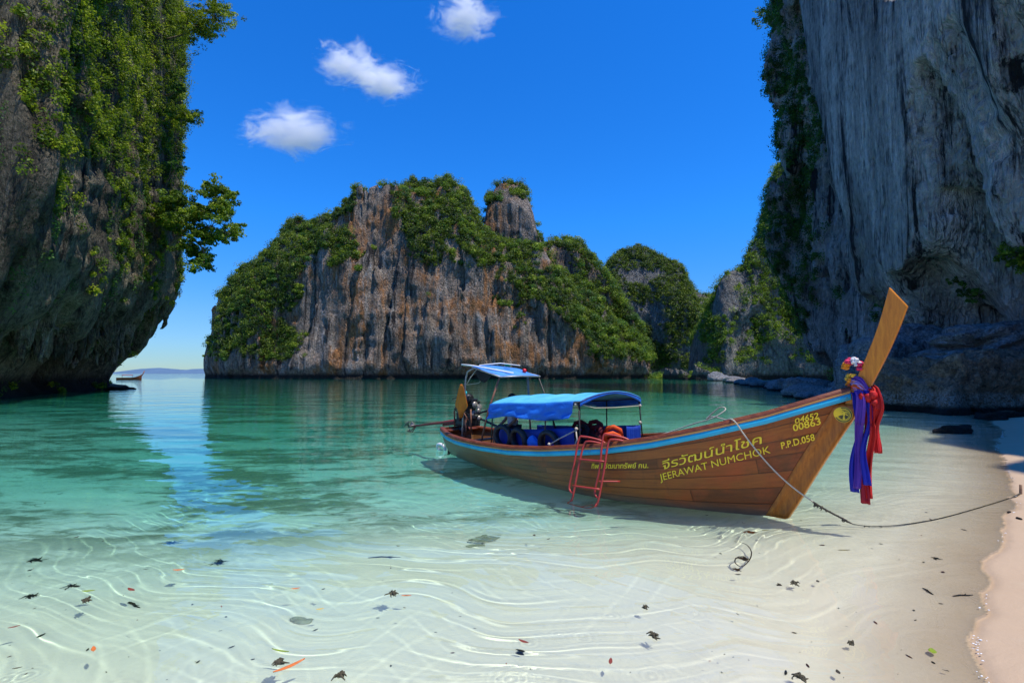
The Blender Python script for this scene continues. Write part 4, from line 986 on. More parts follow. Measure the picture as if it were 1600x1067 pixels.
b = MB(); b.blob((1.58, .42, 2.26), (.055, .055, .06), 12, 8); b.lathe([(.03, -.05), (.03, 0)], (1.58, .42, 2.22)); b.build('red_lamp', simple('red lamp plastic', (.65, .01, .02), .25), hr)
b = MB(); b.blob((1.25, .15, 2.39), (.12, .07, .035), 10, 6, .15, 2); b.build('green_lamp', simple('dark green plastic', (.005, .12, .05), .4), hr)

# -- engine, shaft and propeller
en = empty('engine'); en.parent = boat
b = MB(); b.box((-.22, 0, .95), (.62, .36, .34)); b.box((-.30, 0, 1.22), (.46, .30, .26)); b.box((-.12, .02, 1.43), (.34, .22, .16)); b.box((-.52, 0, .84), (.28, .26, .20)); bevel(b.build('engine_block', MMET, en, False), .02)
b = MB()
for k in range(5): b.lathe([(.001, -.012), (.11-.012*k, -.012), (.11-.012*k, .012), (.001, .012)], (.13+.03*k, (-.05, .08, -.08, .05, .0)[k], (1.1, 1.28, 1.36, 1.0, 1.2)[k]), (1, 0, 0), 18)
b.build('pulley', MMET2, en)
b = MB()
rs = random.Random(4)
for k in range(16):
    a = Vector((rs.uniform(-.55, .15), rs.uniform(-.22, .22), rs.uniform(.85, 1.5))); m_ = a+Vector((rs.uniform(-.15, .2), rs.uniform(-.12, .12), rs.uniform(.05, .25))); c_ = m_+Vector((rs.uniform(-.2, .2), rs.uniform(-.1, .1), rs.uniform(-.3, .05)))
    b.tube([tuple(p) for p in cr([a, m_, c_], 5)], rs.uniform(.010, .026), 7)
b.build('hose', MBK, en)
b = MB(); b.tube([(-.62, -.16, .62), (-.58, -.2, 1.15), (-.36, -.2, 1.5), (-.1, -.2, 1.56)], .022, 8); b.tube([(-.62, .16, .62), (-.58, .2, 1.15), (-.36, .2, 1.5)], .022, 8); b.tube([(-.36, -.24, 1.40), (.10, -.24, .96)], .018, 8); b.tube([(.18, -.2, .66), (.16, -.2, 1.25)], .022, 8); b.tube([(-.02, -.23, .5), (-.02, -.23, 1.02)], .024, 8); b.build('engine_frame', MRUST, en)
b = MB(); b.lathe([(.001, -.2), (.09, -.2), (.10, 0), (.09, .16), (.001, .18)], (-.20, -.21, 1.12), (0, 0, 1), 16); b.lathe([(.001, -.1), (.13, -.1), (.13, .1), (.001, .1)], (-.1, -.1, 1.5), (1, 0, .2), 18); b.build('air_filter', MMET, en)
b = MB(); b.blob((-.36, 0, 1.66), (.055, .055, .06), 12, 8); b.lathe([(.025, -.1), (.025, 0)], (-.36, 0, 1.66)); b.build('radiator_cap', simple('turquoise plastic', (.05, .5, .55), .3), en)
b = MB(); b.tube([(.1, -.05, 1.12), (.45, -.12, 1.16), (.72, -.16, 1.22)], .024, 8); b.tube([(.1, .1, 1.0), (.5, .06, .94), (.84, 0, .88)], .03, 8); b.build('steering_arm', MMET, en)
b = MB(); b.tube([(.70, -.155, 1.215), (.88, -.19, 1.25)], .03, 8); b.build('grip', MRUB, en); b = MB(); b.tube([(.82, .003, .885), (1.0, -.02, .86)], .034, 8); b.build('grip', MRUB, en)
b = MB(); b.lathe([(.001, 0), (.15, 0), (.16, .06), (.12, .14), (.001, .16)], (-.42, 0, .60), (0, 0, 1), 16); b.tube([(-.5, 0, .55), (-.5, 0, .95)], .05, 10); b.build('swivel', MMET, en)
sh = MB(); sh.tube([(-.55, 0, .90), (-1.5, 0, .76), (-3.15, 0, .53)], [.055, .042, .028], 10); so_ = sh.build('tail_shaft', MRED, en)
b = MB(); b.tube([(-.8, 0, .80), (-1.4, 0, .70)], .04, 8); b.build('shaft_sleeve', MRED, so_); b = MB(); b.tube([(-2.95, 0, .55), (-3.18, 0, .40), (-3.12, 0, .36), (-2.9, 0, .55)], .014, 6); b.build('shaft_fin', MRED, so_)
b = MB()
for k in range(3):
    an = k*2.094+.4
    b.grid(lambda u, v_, an=an: (-3.30-.10*(v_-.5)+.05*(u-.5), math.cos(an+(v_-.5)*1.0*(.4+u))*(.03+.15*u), .515+math.sin(an+(v_-.5)*1.0*(.4+u))*(.03+.15*u)), 5, 6)
b.lathe([(.001, -.07), (.035, -.05), (.035, .05), (.001, .07)], (-3.30, 0, .515), (-1, 0, -.15), 10); solid(b.build('propeller', simple('grey bronze', (.16, .15, .13), .4, .3, 10, .2, .01, .7), so_), .008)

# -- rudder braces at the stern
b = MB(); b.tube([(-.86, -.18, -.25), (-.80, -.16, .35), (-.74, -.14, .62)], .028, 8); b.tube([(-.72, -.30, -.2), (-.70, -.28, .5)], .03, 8); b.box((-.82, 0, .05), (.10, .06, .6)); b.build('stern_brace', MDK, boat, False)

# ------------------------------------------------------------------ things in and on the boat
def bthing(name, label, cat, loc, rz=0, group=None):
    e = empty(name, wp(*loc), BZ+rz); tag(e, label, cat, group); return e
# tyres
tb = MB(); R0, r0 = .215, .062
def tyre_fn(u, v_):
    a = u*2*math.pi; t_ = v_*2*math.pi; tread = .006*(math.cos(a*44) > 0)*(math.cos(t_) > .55)
    rr_ = R0+(r0*.78+tread)*math.copysign(abs(math.cos(t_))**.8, math.cos(t_)); return (rr_*math.cos(a), r0*1.15*math.copysign(abs(math.sin(t_))**.8, math.sin(t_)), rr_*math.sin(a))
tb.grid(tyre_fn, 132, 16)
t0 = None
for (s_, y_, z_, rz, tl, lab) in ((2.38, -.98, .80, .12, .10, 'black tyre leaning furthest aft, beside the seated person in the longtail boat'), (2.92, -1.0, .78, -.1, .16, 'middle black tyre of the three, leaning on the one nearest the stern'), (3.80, -1.0, .80, .05, .12, 'black tyre nearest the red ladder, tied against the blue side cloth')):
    if t0 is None: t0 = tb.build('tyre', MRUB); o = t0
    else: o = t0.copy(); col.objects.link(o)
    o.location = wp(s_, y_, z_); o.rotation_euler = (tl, 0, BZ+rz); tag(o, lab, 'tyre', 'tyres hung inside the near side of the boat')
# blue bundle between the tyres
b = MB(); b.grid(lambda u, v_: ((.17*math.cos(u*6.283)*(1-.25*math.sin(u*12))*math.sin(math.pi*v_)**.6), .08*math.sin(u*6.283)*math.sin(math.pi*v_)**.6, .30*v_+.02*math.sin(u*25)), 28, 12)
o = b.build('crumpled_tarp', cloth('bright blue sheet', (.03, .22, .75), (.02, .12, .6), 14, .03)); o.location = wp(3.34, -1.0, .60); o.rotation_euler = (0, 0, BZ); tag(o, 'crumpled bright blue plastic sheet stuffed between two tyres', 'tarpaulin')
# life jackets
MLJ = {'maroon': cloth('maroon jacket cloth', (.13, .012, .02), None, 14, .02, .8), 'orange': cloth('orange jacket cloth', (.75, .10, .015), (.6, .06, .01), 14, .02, .7), 'black': cloth('black jacket cloth', (.02, .018, .025), None, 14, .02, .8)}
MSTR = simple('jacket strap', (.02, .02, .02), .7)
def jacket(loc, rz, tilt, c_, lab):
    e = bthing('life_jacket', lab, 'life jacket', loc, rz, 'life jackets piled in front of the cabin'); e.rotation_euler = (tilt, .1, BZ+rz)
    for sd in (-1, 1):
        b = MB(); b.grid(lambda u, v_: (sd*.115+.105*math.copysign(abs(math.cos(u*6.283))**.6, math.cos(u*6.283))*(.6+.4*math.sin(math.pi*v_)**.5), .055*math.copysign(abs(math.sin(u*6.283))**.7, math.sin(u*6.283))*(.35+.65*math.sin(math.pi*v_)**.4)*(1+.15*math.cos(v_*25)), .44*v_), 20, 16); b.build('front_panel', MLJ[c_], e)
    b = MB(); b.tube([(-.16, 0, .40), (-.13, .03, .50), (0, .05, .54), (.13, .03, .50), (.16, 0, .40)], .05, 8); b.build('collar', MLJ[c_], e)
    b = MB()
    for z_ in (.10, .24, .35): b.box((0, -.058, z_), (.42, .012, .03))
    b.build('strap', MSTR, e, False)
jacket((3.70, .10, .62), .3, .25, 'maroon', 'maroon life jacket at the left end of the pile under the awning')
jacket((3.95, -.30, .58), -.1, -.2, 'black', 'black and dark life jacket leaning in front of the maroon ones')
jacket((4.02, .22, .64), .1, .2, 'maroon', 'dark red life jacket standing in the middle of the pile')
jacket((4.22, -.18, .58), -.25, -.15, 'maroon', 'wine red life jacket leaning toward the red ladder')
jacket((4.38, .34, .60), .5, .5, 'orange', 'bright orange life jacket at the right end of the pile')
jacket((4.45, .05, .56), .9, .7, 'orange', 'orange life jacket slumped below the other orange one')
# ladder
ld = bthing('boat_ladder', 'red tubular boarding ladder hooked over the near side of the boat', 'ladder', (0, 0, 0))
def lt(pts, nm, r_=.014, n_=5): b = MB(); b.tube([tuple(p) for p in cr(pts, n_)], r_, 8); b.build(nm, MIR, ld)
for sx_, dx in ((5.02, 0), (5.52, .03)):
    g_ = gz(sx_)+.09; yo = -hw_g(sx_)
    lt([(sx_+.40, yo+.16, g_+.02), (sx_+.30, yo+.10, g_+.08), (sx_+.08, yo-.04, g_+.13), (sx_-.01, yo-.09, g_+.08), (sx_-.03+dx, yo-.20, .6), (sx_-.08+dx, yo-.27, .24), (sx_-.04+dx, yo-.29, .15), (sx_+.03+dx*.5, yo-.30, .13)], 'side_rail', .018)
    lt([(sx_+.40, yo+.10, g_+.02), (sx_+.18, yo-.05, g_+.06), (sx_+.10, yo-.09, g_-.02), (sx_+.08+dx*.5, yo-.20, .6), (sx_+.04+dx*.5, yo-.30, .13), (sx_+.02, yo-.33, .0)], 'side_rail', .018)
lt([(5.04, -1.70, .04), (5.00, -1.76, -.10), (5.03, -1.78, -.14), (5.16, -1.78, -.15), (5.40, -1.76, -.15), (5.48, -1.73, -.12), (5.55, -1.66, .04)], 'lower_frame', .018)
for z_ in (.70, .26): lt([(5.06, -1.58-(.7-z_)*.30, z_), (5.60, -1.52-(.7-z_)*.30, z_+.02)], 'rung', .016)
lt([(5.56, -1.62, .40), (5.80, -1.36, .40)], 'stand_off')
lt([(5.30, -1.77, -.14), (5.46, -1.66, .0)], 'stand_off')
# orange flag hung on the stern post
b = MB(); b.grid(lambda u, v_: (.50+(u-.5)*.62*float(np.interp(v_, [0, .1, .65, 1], [.12, .3, 1., .12])), -.76+.05*math.sin(u*9+v_*2)*v_, 1.92-.84*v_+.0*u), 16, 18)
o = b.build('orange_cloth', cloth('orange cloth', (.72, .20, .012), (.55, .12, .01), 8, .02)); o.location = wp(0, 0, 0); o.rotation_euler = (0, 0, BZ); solid(o, .006); tag(o, 'orange cloth tied up on the grey stern post beside the engine', 'cloth')
# float ring trailing at the stern
b = MB(); b.grid(lambda u, v_: ((.14+.045*math.cos(v_*6.283))*math.cos(u*6.283), .045*math.sin(v_*6.283), (.14+.045*math.cos(v_*6.283))*math.sin(u*6.283)), 28, 10); o = b.build('float_ring', MWHT); o.location = wp(-1.32, -.12, .06); o.rotation_euler = (.5, 0, BZ+.2); tag(o, 'small white float ring in the water at the stern', 'float')
b = MB(); b.tube([tuple(p) for p in cr([wp(-.68, -.2, .66), wp(-.95, -.22, .35), wp(-1.25, -.16, .16)], 6)], .010, 6); tag(b.build('stern_rope', MROPE), 'thin rope from the stern to the white float ring', 'rope')

# ------------------------------------------------------------------ person sitting behind the awning
def skin(name, verts, edges, radii, mat, parent=None, sub=2, root=0):
    me = bpy.data.meshes.new(name); me.from_pydata(verts, edges, []); o = bpy.data.objects.new(name, me); col.objects.link(o)
    sm = o.modifiers.new('s', 'SKIN'); me.materials.append(mat)
    for v_, r_ in zip(me.skin_vertices[0].data, radii): v_.radius = r_ if isinstance(r_, tuple) else (r_, r_)
    me.skin_vertices[0].data[root].use_root = True; sm.use_smooth_shade = True; ss = o.modifiers.new('ss', 'SUBSURF'); ss.levels = sub; ss.render_levels = sub
    if parent: o.parent = parent
    return o
MSK = simple('brown skin', (.26, .13, .075), .5, .1, 10, .1); MSH = cloth('pale grey shirt', (.42, .42, .46), (.30, .30, .34), 10, .02, .9); MSHT = cloth('dark shorts', (.02, .022, .05), None, 10, .02, .9)
pe = bthing('person', 'person in a grey shirt and dark cap sitting in the stern half by the awning', 'person', (1.55, .05, .78), -.25)
V_ = [(0, 0, .06), (0, 0, .24), (0, .01, .44), (0, 0, .56), (0, -.02, .63), (0, -.03, .72), (0, -.025, .80),
      (.18, 0, .52), (.25, -.06, .28), (.20, -.24, .14), (.17, -.32, .12), (-.18, 0, .52), (-.25, -.06, .28), (-.20, -.24, .14), (-.17, -.32, .12),
      (.10, 0, .05), (.14, -.40, .08), (.15, -.44, -.34), (.15, -.56, -.38), (-.10, 0, .05), (-.14, -.40, .08), (-.15, -.44, -.34), (-.15, -.56, -.38)]
E_ = [(0, 1), (1, 2), (2, 3), (3, 4), (4, 5), (5, 6), (2, 7), (7, 8), (8, 9), (9, 10), (2, 11), (11, 12), (12, 13), (13, 14), (0, 15), (15, 16), (16, 17), (17, 18), (0, 19), (19, 20), (20, 21), (21, 22)]
rad = [(.15, .11), (.13, .10), (.15, .10), (.055, .055), (.05, .05), (.08, .09), (.075, .085), .06, .045, .035, .03, .06, .045, .035, .03, .09, .065, .045, .035, .09, .065, .045, .035]
skin('body', V_, E_, rad, MSK, pe)
skin('shirt', [V_[i] for i in (0, 1, 2, 3)]+[V_[7], (.24, -.04, .34), V_[11], (-.24, -.04, .34)], [(0, 1), (1, 2), (2, 3), (2, 4), (4, 5), (2, 6), (6, 7)], [(.18, .135), (.16, .13), (.175, .125), (.075, .075), .08, .065, .08, .065], MSH, pe)
skin('shorts', [V_[i] for i in (0, 15, 16, 19, 20)], [(0, 1), (1, 2), (0, 3), (3, 4)], [(.17, .12), .105, .085, .105, .085], MSHT, pe)
for sd in (-1, 1):
    for k in range(5):
        b = MB(); x0 = sd*.17+(k-2)*.017; b.tube([(x0, -.34, .12), (x0+(k-2)*.003, -.39, .115), (x0+(k-2)*.004, -.42+.01*abs(k-2), .09)], [.009, .008, .006], 6); b.build('finger', MSK, pe)
b = MB(); b.lathe([(.098, -.02), (.105, .03), (.09, .09), (.05, .125), (.001, .135)], (0, -.025, .79)); b.box((0, -.15, .79), (.13, .10, .012)); b.build('cap', simple('black cap', (.012, .012, .016), .8), pe)
b = MB()
for sd in (-1, 1):
    b = MB(); b.blob((sd*.03, -.112, .765), (.012, .008, .008)); b.build('eye', MSK, pe)
    b = MB(); b.blob((sd*.083, -.02, .745), (.012, .02, .03)); b.build('ear', MSK, pe)
b = MB(); b.blob((0, -.122, .74), (.014, .02, .022)); b.build('nose', MSK, pe)

# ------------------------------------------------------------------ sashes, garland on the prow
def sash(loc_pts, wd, mat, label, seed, tw=.6):
    """cloth strip along a path, with folds across"""
    P = cr(loc_pts, 10); n_ = len(P); rs_ = random.Random(seed); ph = rs_.uniform(0, 6)
    def fn(u, v_):
        i = min(n_-1, int(round(u*(n_-1)))); p = Vector(P[i]); t_ = (Vector(P[min(i+1, n_-1)])-Vector(P[max(i-1, 0)])).normalized()
        hang = sstep(.12, .4, u); side = Vector((1, 0, 0)) if hang > .02 else Vector((1, 0, 0)); side = (side-t_*side.dot(t_)); side = side.normalized() if side.length > .05 else Vector((0, 0, 1)); nn = t_.cross(side)
        wv = (v_-.5)*wd*(.85+.3*math.sin(u*6+ph)+.35*u); fold = .014*math.sin(v_*9+ph+u*4)+.005*math.sin(v_*23+u*9)+.022*math.sin(u*8+ph)*hang; wv = wv+.016*math.sin(u*11+ph*2)*hang
        return tuple(p+side*wv+nn*fold)
    b = MB(); b.grid(fn, n_*1, 18); o = b.build('sash', mat); solid(o, .004); o.location = BO; o.rotation_euler = (0, 0, BZ)
    tag(o, label, 'sash', 'cloth sashes knotted round the prow'); return o
CS = lambda n, c, c2=None: cloth(n, c, c2, 22, .006, .6)
MS = dict(blue=CS('royal blue satin', (.02, .03, .45), (.015, .02, .30)), purple=CS('purple satin', (.16, .06, .42), (.09, .03, .28)), red=CS('red satin', (.68, .02, .015), (.45, .012, .01)), dred=CS('crimson satin', (.40, .01, .03)), lil=CS('lilac print satin', (.50, .38, .62), (.25, .14, .50)), org=CS('orange satin', (.75, .10, .02)))
def sp(x0, x1, y0, zt, zb, sway=.02): return [(x0-.06, y0+.05, zt+.08), (x0, y0, zt), (x0+(x1-x0)*.3+sway, y0-.035, zt-(zt-zb)*.3), (x0+(x1-x0)*.6-sway, y0-.02, zt-(zt-zb)*.62), (x1, y0-.025, zb)]
sash(sp(8.93, 8.86, -.12, 1.86, .56), .085, MS['blue'], 'royal blue sash hanging leftmost from the prow knot', 1)
sash(sp(8.97, 8.905, -.16, 1.88, .62), .09, MS['purple'], 'dull purple sash hanging in front of the blue ones', 2)
sash(sp(9.02, 8.96, -.11, 1.90, .42, .01), .08, MS['dred'], 'crimson sash hanging lowest in the middle of the bunch', 3)
sash(sp(9.05, 9.00, -.15, 1.88, .68), .07, MS['blue'], 'second royal blue sash between the crimson and the red one', 4)
sash(sp(9.10, 9.03, -.12, 1.92, .50), .06, MS['red'], 'bright red sash hanging to the right of the second blue one', 5)
sash(sp(9.15, 9.13, -.10, 1.95, 1.12), .09, MS['red'], 'short red sash hanging rightmost from the knot', 6)
def wrap(z0, dz, rx, mat, label, seed, wd=.10, nm='sash', a0=0, a1=6.6):
    """a band wound once round the prow"""
    def fn(u, v_):
        a = a0+(a1-a0)*u; zc = z0+dz*math.cos(a+.4)+.02*math.sin(a*3+seed); cx = 9.0-.02+(zc-2.0)*.5
        fold = .010*math.sin(v_*15+seed+a*2); x_ = cx+(rx+fold)*math.cos(a); y_ = -(.095+fold)*math.sin(a)
        return (x_, y_, zc+(v_-.5)*wd+.01*math.sin(a*5+v_*6))
    b = MB(); b.grid(fn, 60, 14); o = b.build(nm, mat); solid(o, .005); o.location = BO; o.rotation_euler = (0, 0, BZ); tag(o, label, 'sash', 'cloth sashes knotted round the prow')
wrap(1.96, -.07, .175, MS['lil'], 'lilac patterned sash wound round the prow above the gunwale', 1, .15)
wrap(2.00, -.12, .185, MS['purple'], 'violet sash wrapped tightly over the lilac one', 2, .09)
wrap(1.93, -.10, .195, MS['org'], 'orange red sash end crossing the purple wraps', 3, .05)
b = MB()
for k, (x_, z_, r_) in enumerate(((9.12, 1.90, .05), (9.06, 1.86, .055), (9.13, 1.80, .04), (8.99, 1.88, .045))): b.blob((x_, -.14, z_), (r_, .05, r_*1.2), 12, 10, .15, k)
o = b.build('sash_knot', MS['red']); o.location = BO; o.rotation_euler = (0, 0, BZ); tag(o, 'bulky red knot that gathers the hanging sashes', 'knot')
ga = bthing('flower_garland', 'garland of orange, pink and white flowers hanging on the back edge of the prow', 'garland', (8.93, -.02, 2.22))
MF = {k_: simple(k_+' petals', c_, .7, .15, 30, .3, .004) for k_, c_ in dict(orange=(.85, .30, .015), yellow=(.88, .55, .05), pink=(.75, .03, .12), white=(.85, .83, .80)).items()}
rs = random.Random(12)
for k in range(46):
    up_ = k < 28
    if up_: an = 2.9-k/27*2.7; cx = -.07+.10*math.cos(an); cz = .02+.13*math.sin(an)
    else: cx = -.10+rs.uniform(-.05, .05); cz = -.05-(k-28)/17*.15
    c_ = rs.choice(('orange', 'orange', 'yellow')) if not up_ else ('orange' if k < 7 else 'pink' if k < 14 else 'white' if k < 22 else 'pink')
    b = MB(); p = Vector((cx+rs.uniform(-.03, .03), rs.uniform(-.06, .05), cz+rs.uniform(-.03, .03)))
    for m_ in range(12):
        d_ = Vector((rs.gauss(0, 1), rs.gauss(0, 1), rs.gauss(0, 1))).normalized(); b.blob(p+d_*.022, (.019, .019, .012), 7, 5, .3, m_+k)
    b.blob(p, .022, 7, 5, .2, k); b.build('flower', MF[c_], ga)

# ------------------------------------------------------------------ mooring rope
P = [wp(7.12, -.93, 1.43), wp(7.30, -.93, 1.43), wp(7.50, -.86, 1.22)]
a = Vector(wp(7.52, -.865, 1.495)); e_ = Vector((5.05, 7.75, -.02)); pts = [wp(7.15, -.62, 1.36), wp(7.36, -.76, 1.485), tuple(a)]
for k in range(1, 12):
    t_ = k/12; p = a.lerp(e_, t_); p.z -= .22*math.sin(math.pi*t_); 
    p += Vector((-.745, -.666, 0))*(.06*math.sin(math.pi*min(1, t_*1.6))); pts.append(tuple(p))
gp = [ground(*q) for q in ((1345, 819), (1380, 820), (1420, 817), (1470, 808), (1530, 792), (1570, 780), (1594, 772))]
zb_ = bed_z(np.array([[g_[0] for g_ in gp]]), np.array([[g_[1] for g_ in gp]]))[0][0]
low = [(g_[0], g_[1], max(z_+.012, -.05) if i < 6 else z_+.01) for i, (g_, z_) in enumerate(zip(gp, zb_))]
ro = empty('mooring_rope', tuple(a)); tag(ro, 'mooring rope running from the bow across the planks down to the beach', 'rope')
def rel(pts_): return [tuple(Vector(p)-a) for p in pts_]
b = MB(); b.tube(rel([tuple(p) for p in cr(pts[:11], 4)]), .011, 7); b.build('dry_rope', MROPE, ro)
full = [tuple(p) for p in cr(pts[10:]+low, 6)]; rs = random.Random(2)
b = MB(); b.tube(rel([(p[0], p[1], p[2]) for p in full]), .014, 7); b.build('wet_rope', MROPED, ro)
b = MB()
for k in range(18):
    p = Vector(full[int(len(full)*rs.uniform(.02, .5))])-a
    b = MB()
    for m_ in range(3): q = p+Vector((rs.uniform(-.03, .03), rs.uniform(-.03, .03), rs.uniform(-.06, .01))); b.tube([tuple(p), tuple((p+q)/2+Vector((.01, 0, 0))), tuple(q)], [.014, .011, .003], 5)
    b.build('seaweed', MROPED, ro)
b = MB()      # loose coil on the foredeck
b.tube([tuple(p) for p in cr([wp(7.36, -.76, 1.485), wp(7.0, -.50, 1.50), wp(6.8, -.3, 1.44), wp(7.05, -.35, 1.64), wp(7.22, -.5, 1.62), wp(7.05, -.62, 1.48), wp(6.7, -.6, 1.36), wp(6.2, -.7, 1.16), wp(5.9, -.85, 1.08)], 10)], .010, 6)
tag(b.build('rope_coil', MROPE), 'loose pale coil of rope lying on the bow planks', 'rope')
# bamboo stake in the sand
st_ = low[-1]; b = MB(); b.tube([(st_[0], st_[1], st_[2]-.2), (st_[0]+.02, st_[1], st_[2]+.16)], [.025, .02], 8); tag(b.build('stake', MDK), 'short dark stake in the sand holding the end of the mooring rope', 'stake')

# ------------------------------------------------------------------ far boat behind the left cliff
fb = at_y(199, 587, 175); fe = empty('longtail_boat', (fb[0], fb[1], 0), R(35)); tag(fe, 'tiny far longtail boat with raised dark prow at the foot of the left cliff', 'boat')
b = MB(); b.grid(lambda u, v_: (-3+7*u, (v_*2-1)*.9*math.sin(math.pi*min(.98, u*.8+.15))**.7, -.2+(.9+.9*max(0, u-.55)**2*6)*abs(v_*2-1)**1.5), 20, 8); b.build('hull', MD, fe)
b = MB(); b.tube([(3.6, 0, .8), (4.3, 0, 1.9), (4.7, 0, 3.0)], [.22, .18, .16], 6); b.build('prow_post', MRUST, fe)
b = MB(); b.grid(lambda u, v_: (-1.5+3*u, -.8+1.6*v_, 1.5+.2*math.sin(math.pi*v_)), 6, 6); solid(b.build('awning', MRED, fe), .02)
b = MB(); [b.tube([(x_, y_, .3), (x_, y_, 1.55)], .03, 5) for x_ in (-1.4, 1.4) for y_ in (-.75, .75)]; b.build('awning_post', MBK, fe)
# far kayak below the hill
fk = at_y(1109, 588.5, 240); ke = empty('kayak', (fk[0], fk[1], .0), R(10)); tag(ke, 'tiny dark red kayak with a paddler far off below the wooded hill', 'kayak')
b = MB(); b.blob((0, 0, .12), (2.0, .42, .25), 14, 8); b.build('hull', MRED, ke)
b = MB(); b.tube([(.9, 0, .3), (.9, 0, .75), (.9, 0, .95)], [.22, .2, .08], 8); b.blob((.9, 0, 1.1), .13); b.build('paddler', MBK, ke)

# ------------------------------------------------------------------ leaves, weed and twigs in the shallows
MLF = {'dark': simple('dead dark leaf', (.035, .028, .015), .6, .4, 20), 'orange': simple('fallen orange leaf', (.60, .16, .03), .5, .25, 20), 'red': simple('fallen red brown leaf', (.22, .04, .02), .5, .3, 20), 'green': simple('fresh green leaf', (.22, .30, .02), .45, .2, 20), 'yellow': simple('fallen yellow leaf', (.65, .42, .03), .5, .2, 20), 'weed': simple('brown weed', (.06, .05, .025), .8, .4, 20)}
leafproto = {}
def leaf(px, py, L_, mat, rz, label=None, flt=False, group=None, wd=.32, curl=.12, name='leaf'):
    key = (mat, wd, name)
    if key not in leafproto:
        b = MB(); b.grid(lambda u, v_: ((u-.5), (v_-.5)*wd*math.sin(math.pi*min(1, max(0, u*.96+.02)))**.8, curl*((u-.5)**2*1.6+(v_-.5)**2)+.01), 10, 4); o = b.build(name, MLF[mat]); solid(o, .006); leafproto[key] = o
    else: o = leafproto[key].copy(); col.objects.link(o)
    g_ = ground(px, py); z_ = float(bed_z(np.array([[g_[0]]]), np.array([[g_[1]]]))[0][0, 0])
    if flt and z_ < -.01: z_ = .004
    elif z_ < 0:      # refraction lifts things on the bottom: aim the bent ray
        d_ = ray(px, py); hyp = math.hypot(d_[0], d_[1]); si = hyp/np.linalg.norm(d_)/1.333; tn_ = si/math.sqrt(1-si*si); g_ = g_+np.array([d_[0]/hyp, d_[1]/hyp, 0])*tn_*(-z_); z_ = float(bed_z(np.array([[g_[0]]]), np.array([[g_[1]]]))[0][0, 0])+.004
    o.location = (g_[0], g_[1], z_); o.scale = (L_, L_, L_); o.rotation_euler = (0, 0, rz)
    tag(o, label, 'leaf' if name == 'leaf' else name, group); return o
def weed(px, py, r_, label, seed, flt=False, n_=14, cat='seaweed'):
    rs_ = random.Random(seed); b = MB(); r_ *= .62
    for k in range(n_):
        an = rs_.uniform(0, 6.28); l_ = r_*rs_.uniform(.4, 1.1); b.tube([(0, 0, .006), (l_*.5*math.cos(an), l_*.5*math.sin(an), rs_.uniform(.0, .03)), (l_*math.cos(an+.4), l_*math.sin(an+.4), .004)], [.006, .009, .003], 5)
    b.blob((0, 0, .01), (r_*.35, r_*.28, .018), 9, 5, .35, seed)
    o = b.build('seaweed_clump', MLF['weed']); g_ = ground(px, py); z_ = float(bed_z(np.array([[g_[0]]]), np.array([[g_[1]]]))[0][0, 0]); o.location = (g_[0], g_[1], (.0 if flt else z_+.005)); o.rotation_euler = (0, 0, seed); tag(o, label, cat)
leaf(452, 1043, .24, 'orange', R(48), 'long narrow orange leaf floating near the bottom edge', True, wd=.16)
leaf(818, 1003, .10, 'red', R(-35), 'brown leaf floating among the ripple rings', True)
leaf(813, 1018, .09, 'dark', R(-35), 'dark leaf on the sand just below the floating brown leaf', wd=.4)
leaf(1457, 1018, .09, 'green', R(60), 'single fresh yellow green leaf at the edge of the wet sand', True, wd=.6)
leaf(205, 922, .13, 'red', R(-30), 'red brown leaf floating left of the long ripple lines', True)
leaf(279, 891, .12, 'orange', R(8), 'small orange leaf floating in the left shallows', True)
leaf(138, 924, .12, 'green', R(10), 'green and orange leaf floating beside the red brown one', True)
leaf(462, 920, .09, 'orange', R(15), 'orange leaf floating above the sunken pale stone', True)
leaf(500, 952, .07, 'yellow', R(20), 'little yellow leaf beside the sunken pale stone', True)
leaf(635, 931, .10, 'orange', R(0), 'orange leaf next to a tangle of dark twigs', True, wd=.25)
leaf(954, 1034, .09, 'red', R(75), 'upright dark red leaf right of the ripple rings', True)
leaf(22, 980, .08, 'red', R(40), 'small red leaf near the left edge', True)
leaf(146, 1015, .10, 'orange', R(-50), 'curled orange brown leaf in the left corner shallows', True)
leaf(1319, 859, .16, 'yellow', R(0), 'pale yellow strip of leaf lying on the white sand', wd=.15)
leaf(1172, 830, .20, 'orange', R(10), 'orange coloured leaf litter under the bow of the boat')
leaf(1196, 826, .14, 'yellow', R(-15), 'yellow leaf beside the orange litter under the bow')
leaf(438, 1018, .16, 'green', R(-15), 'narrow olive leaf above the long orange one', True, wd=.12)
weed(1022, 994, .10, 'round dark seaweed clump in the lower middle', 1, True)
weed(1252, 1060, .10, 'dark purple seaweed clump cut by the bottom edge', 2, True)
weed(1242, 912, .10, 'arched brown weed clump standing on the white sand', 3, True)
weed(1464, 870, .11, 'dark flat weed clump near the wet sand', 4)
weed(1160, 864, .13, 'dark weed patch inside the looped cord below the bow', 5)
weed(1152, 880, .10, 'thin weed strands at the bottom of the looped cord', 6)
weed(1520, 0+682, .10, 'small weed heap by the wet rock', 7) if False else None
weed(615, 928, .14, 'tangle of dark twigs in the lower middle', 8, True)
weed(435, 1036, .13, 'dark curled weed left of the long orange leaf', 9, True)
weed(533, 1056, .12, 'dark pointed weed at the bottom edge', 10, True)
weed(135, 938, .12, 'shaggy dark weed in the left shallows', 11, True)
weed(110, 890, .16, 'wide dark weed clump in the left shallows', 12)
weed(57, 852, .22, 'dark weed clump farther out on the left', 13)
weed(266, 826, .30, 'dark stone like weed clump below the blue reflection', 14)
weed(345, 852, .25, 'dark weed clump with orange tips inside the blue reflection', 15)
weed(50, 905, .14, 'ragged weed strip near the left edge', 16)
weed(1217, 905, .05, 'little weed sprig on the pale sand below the rope', 17)
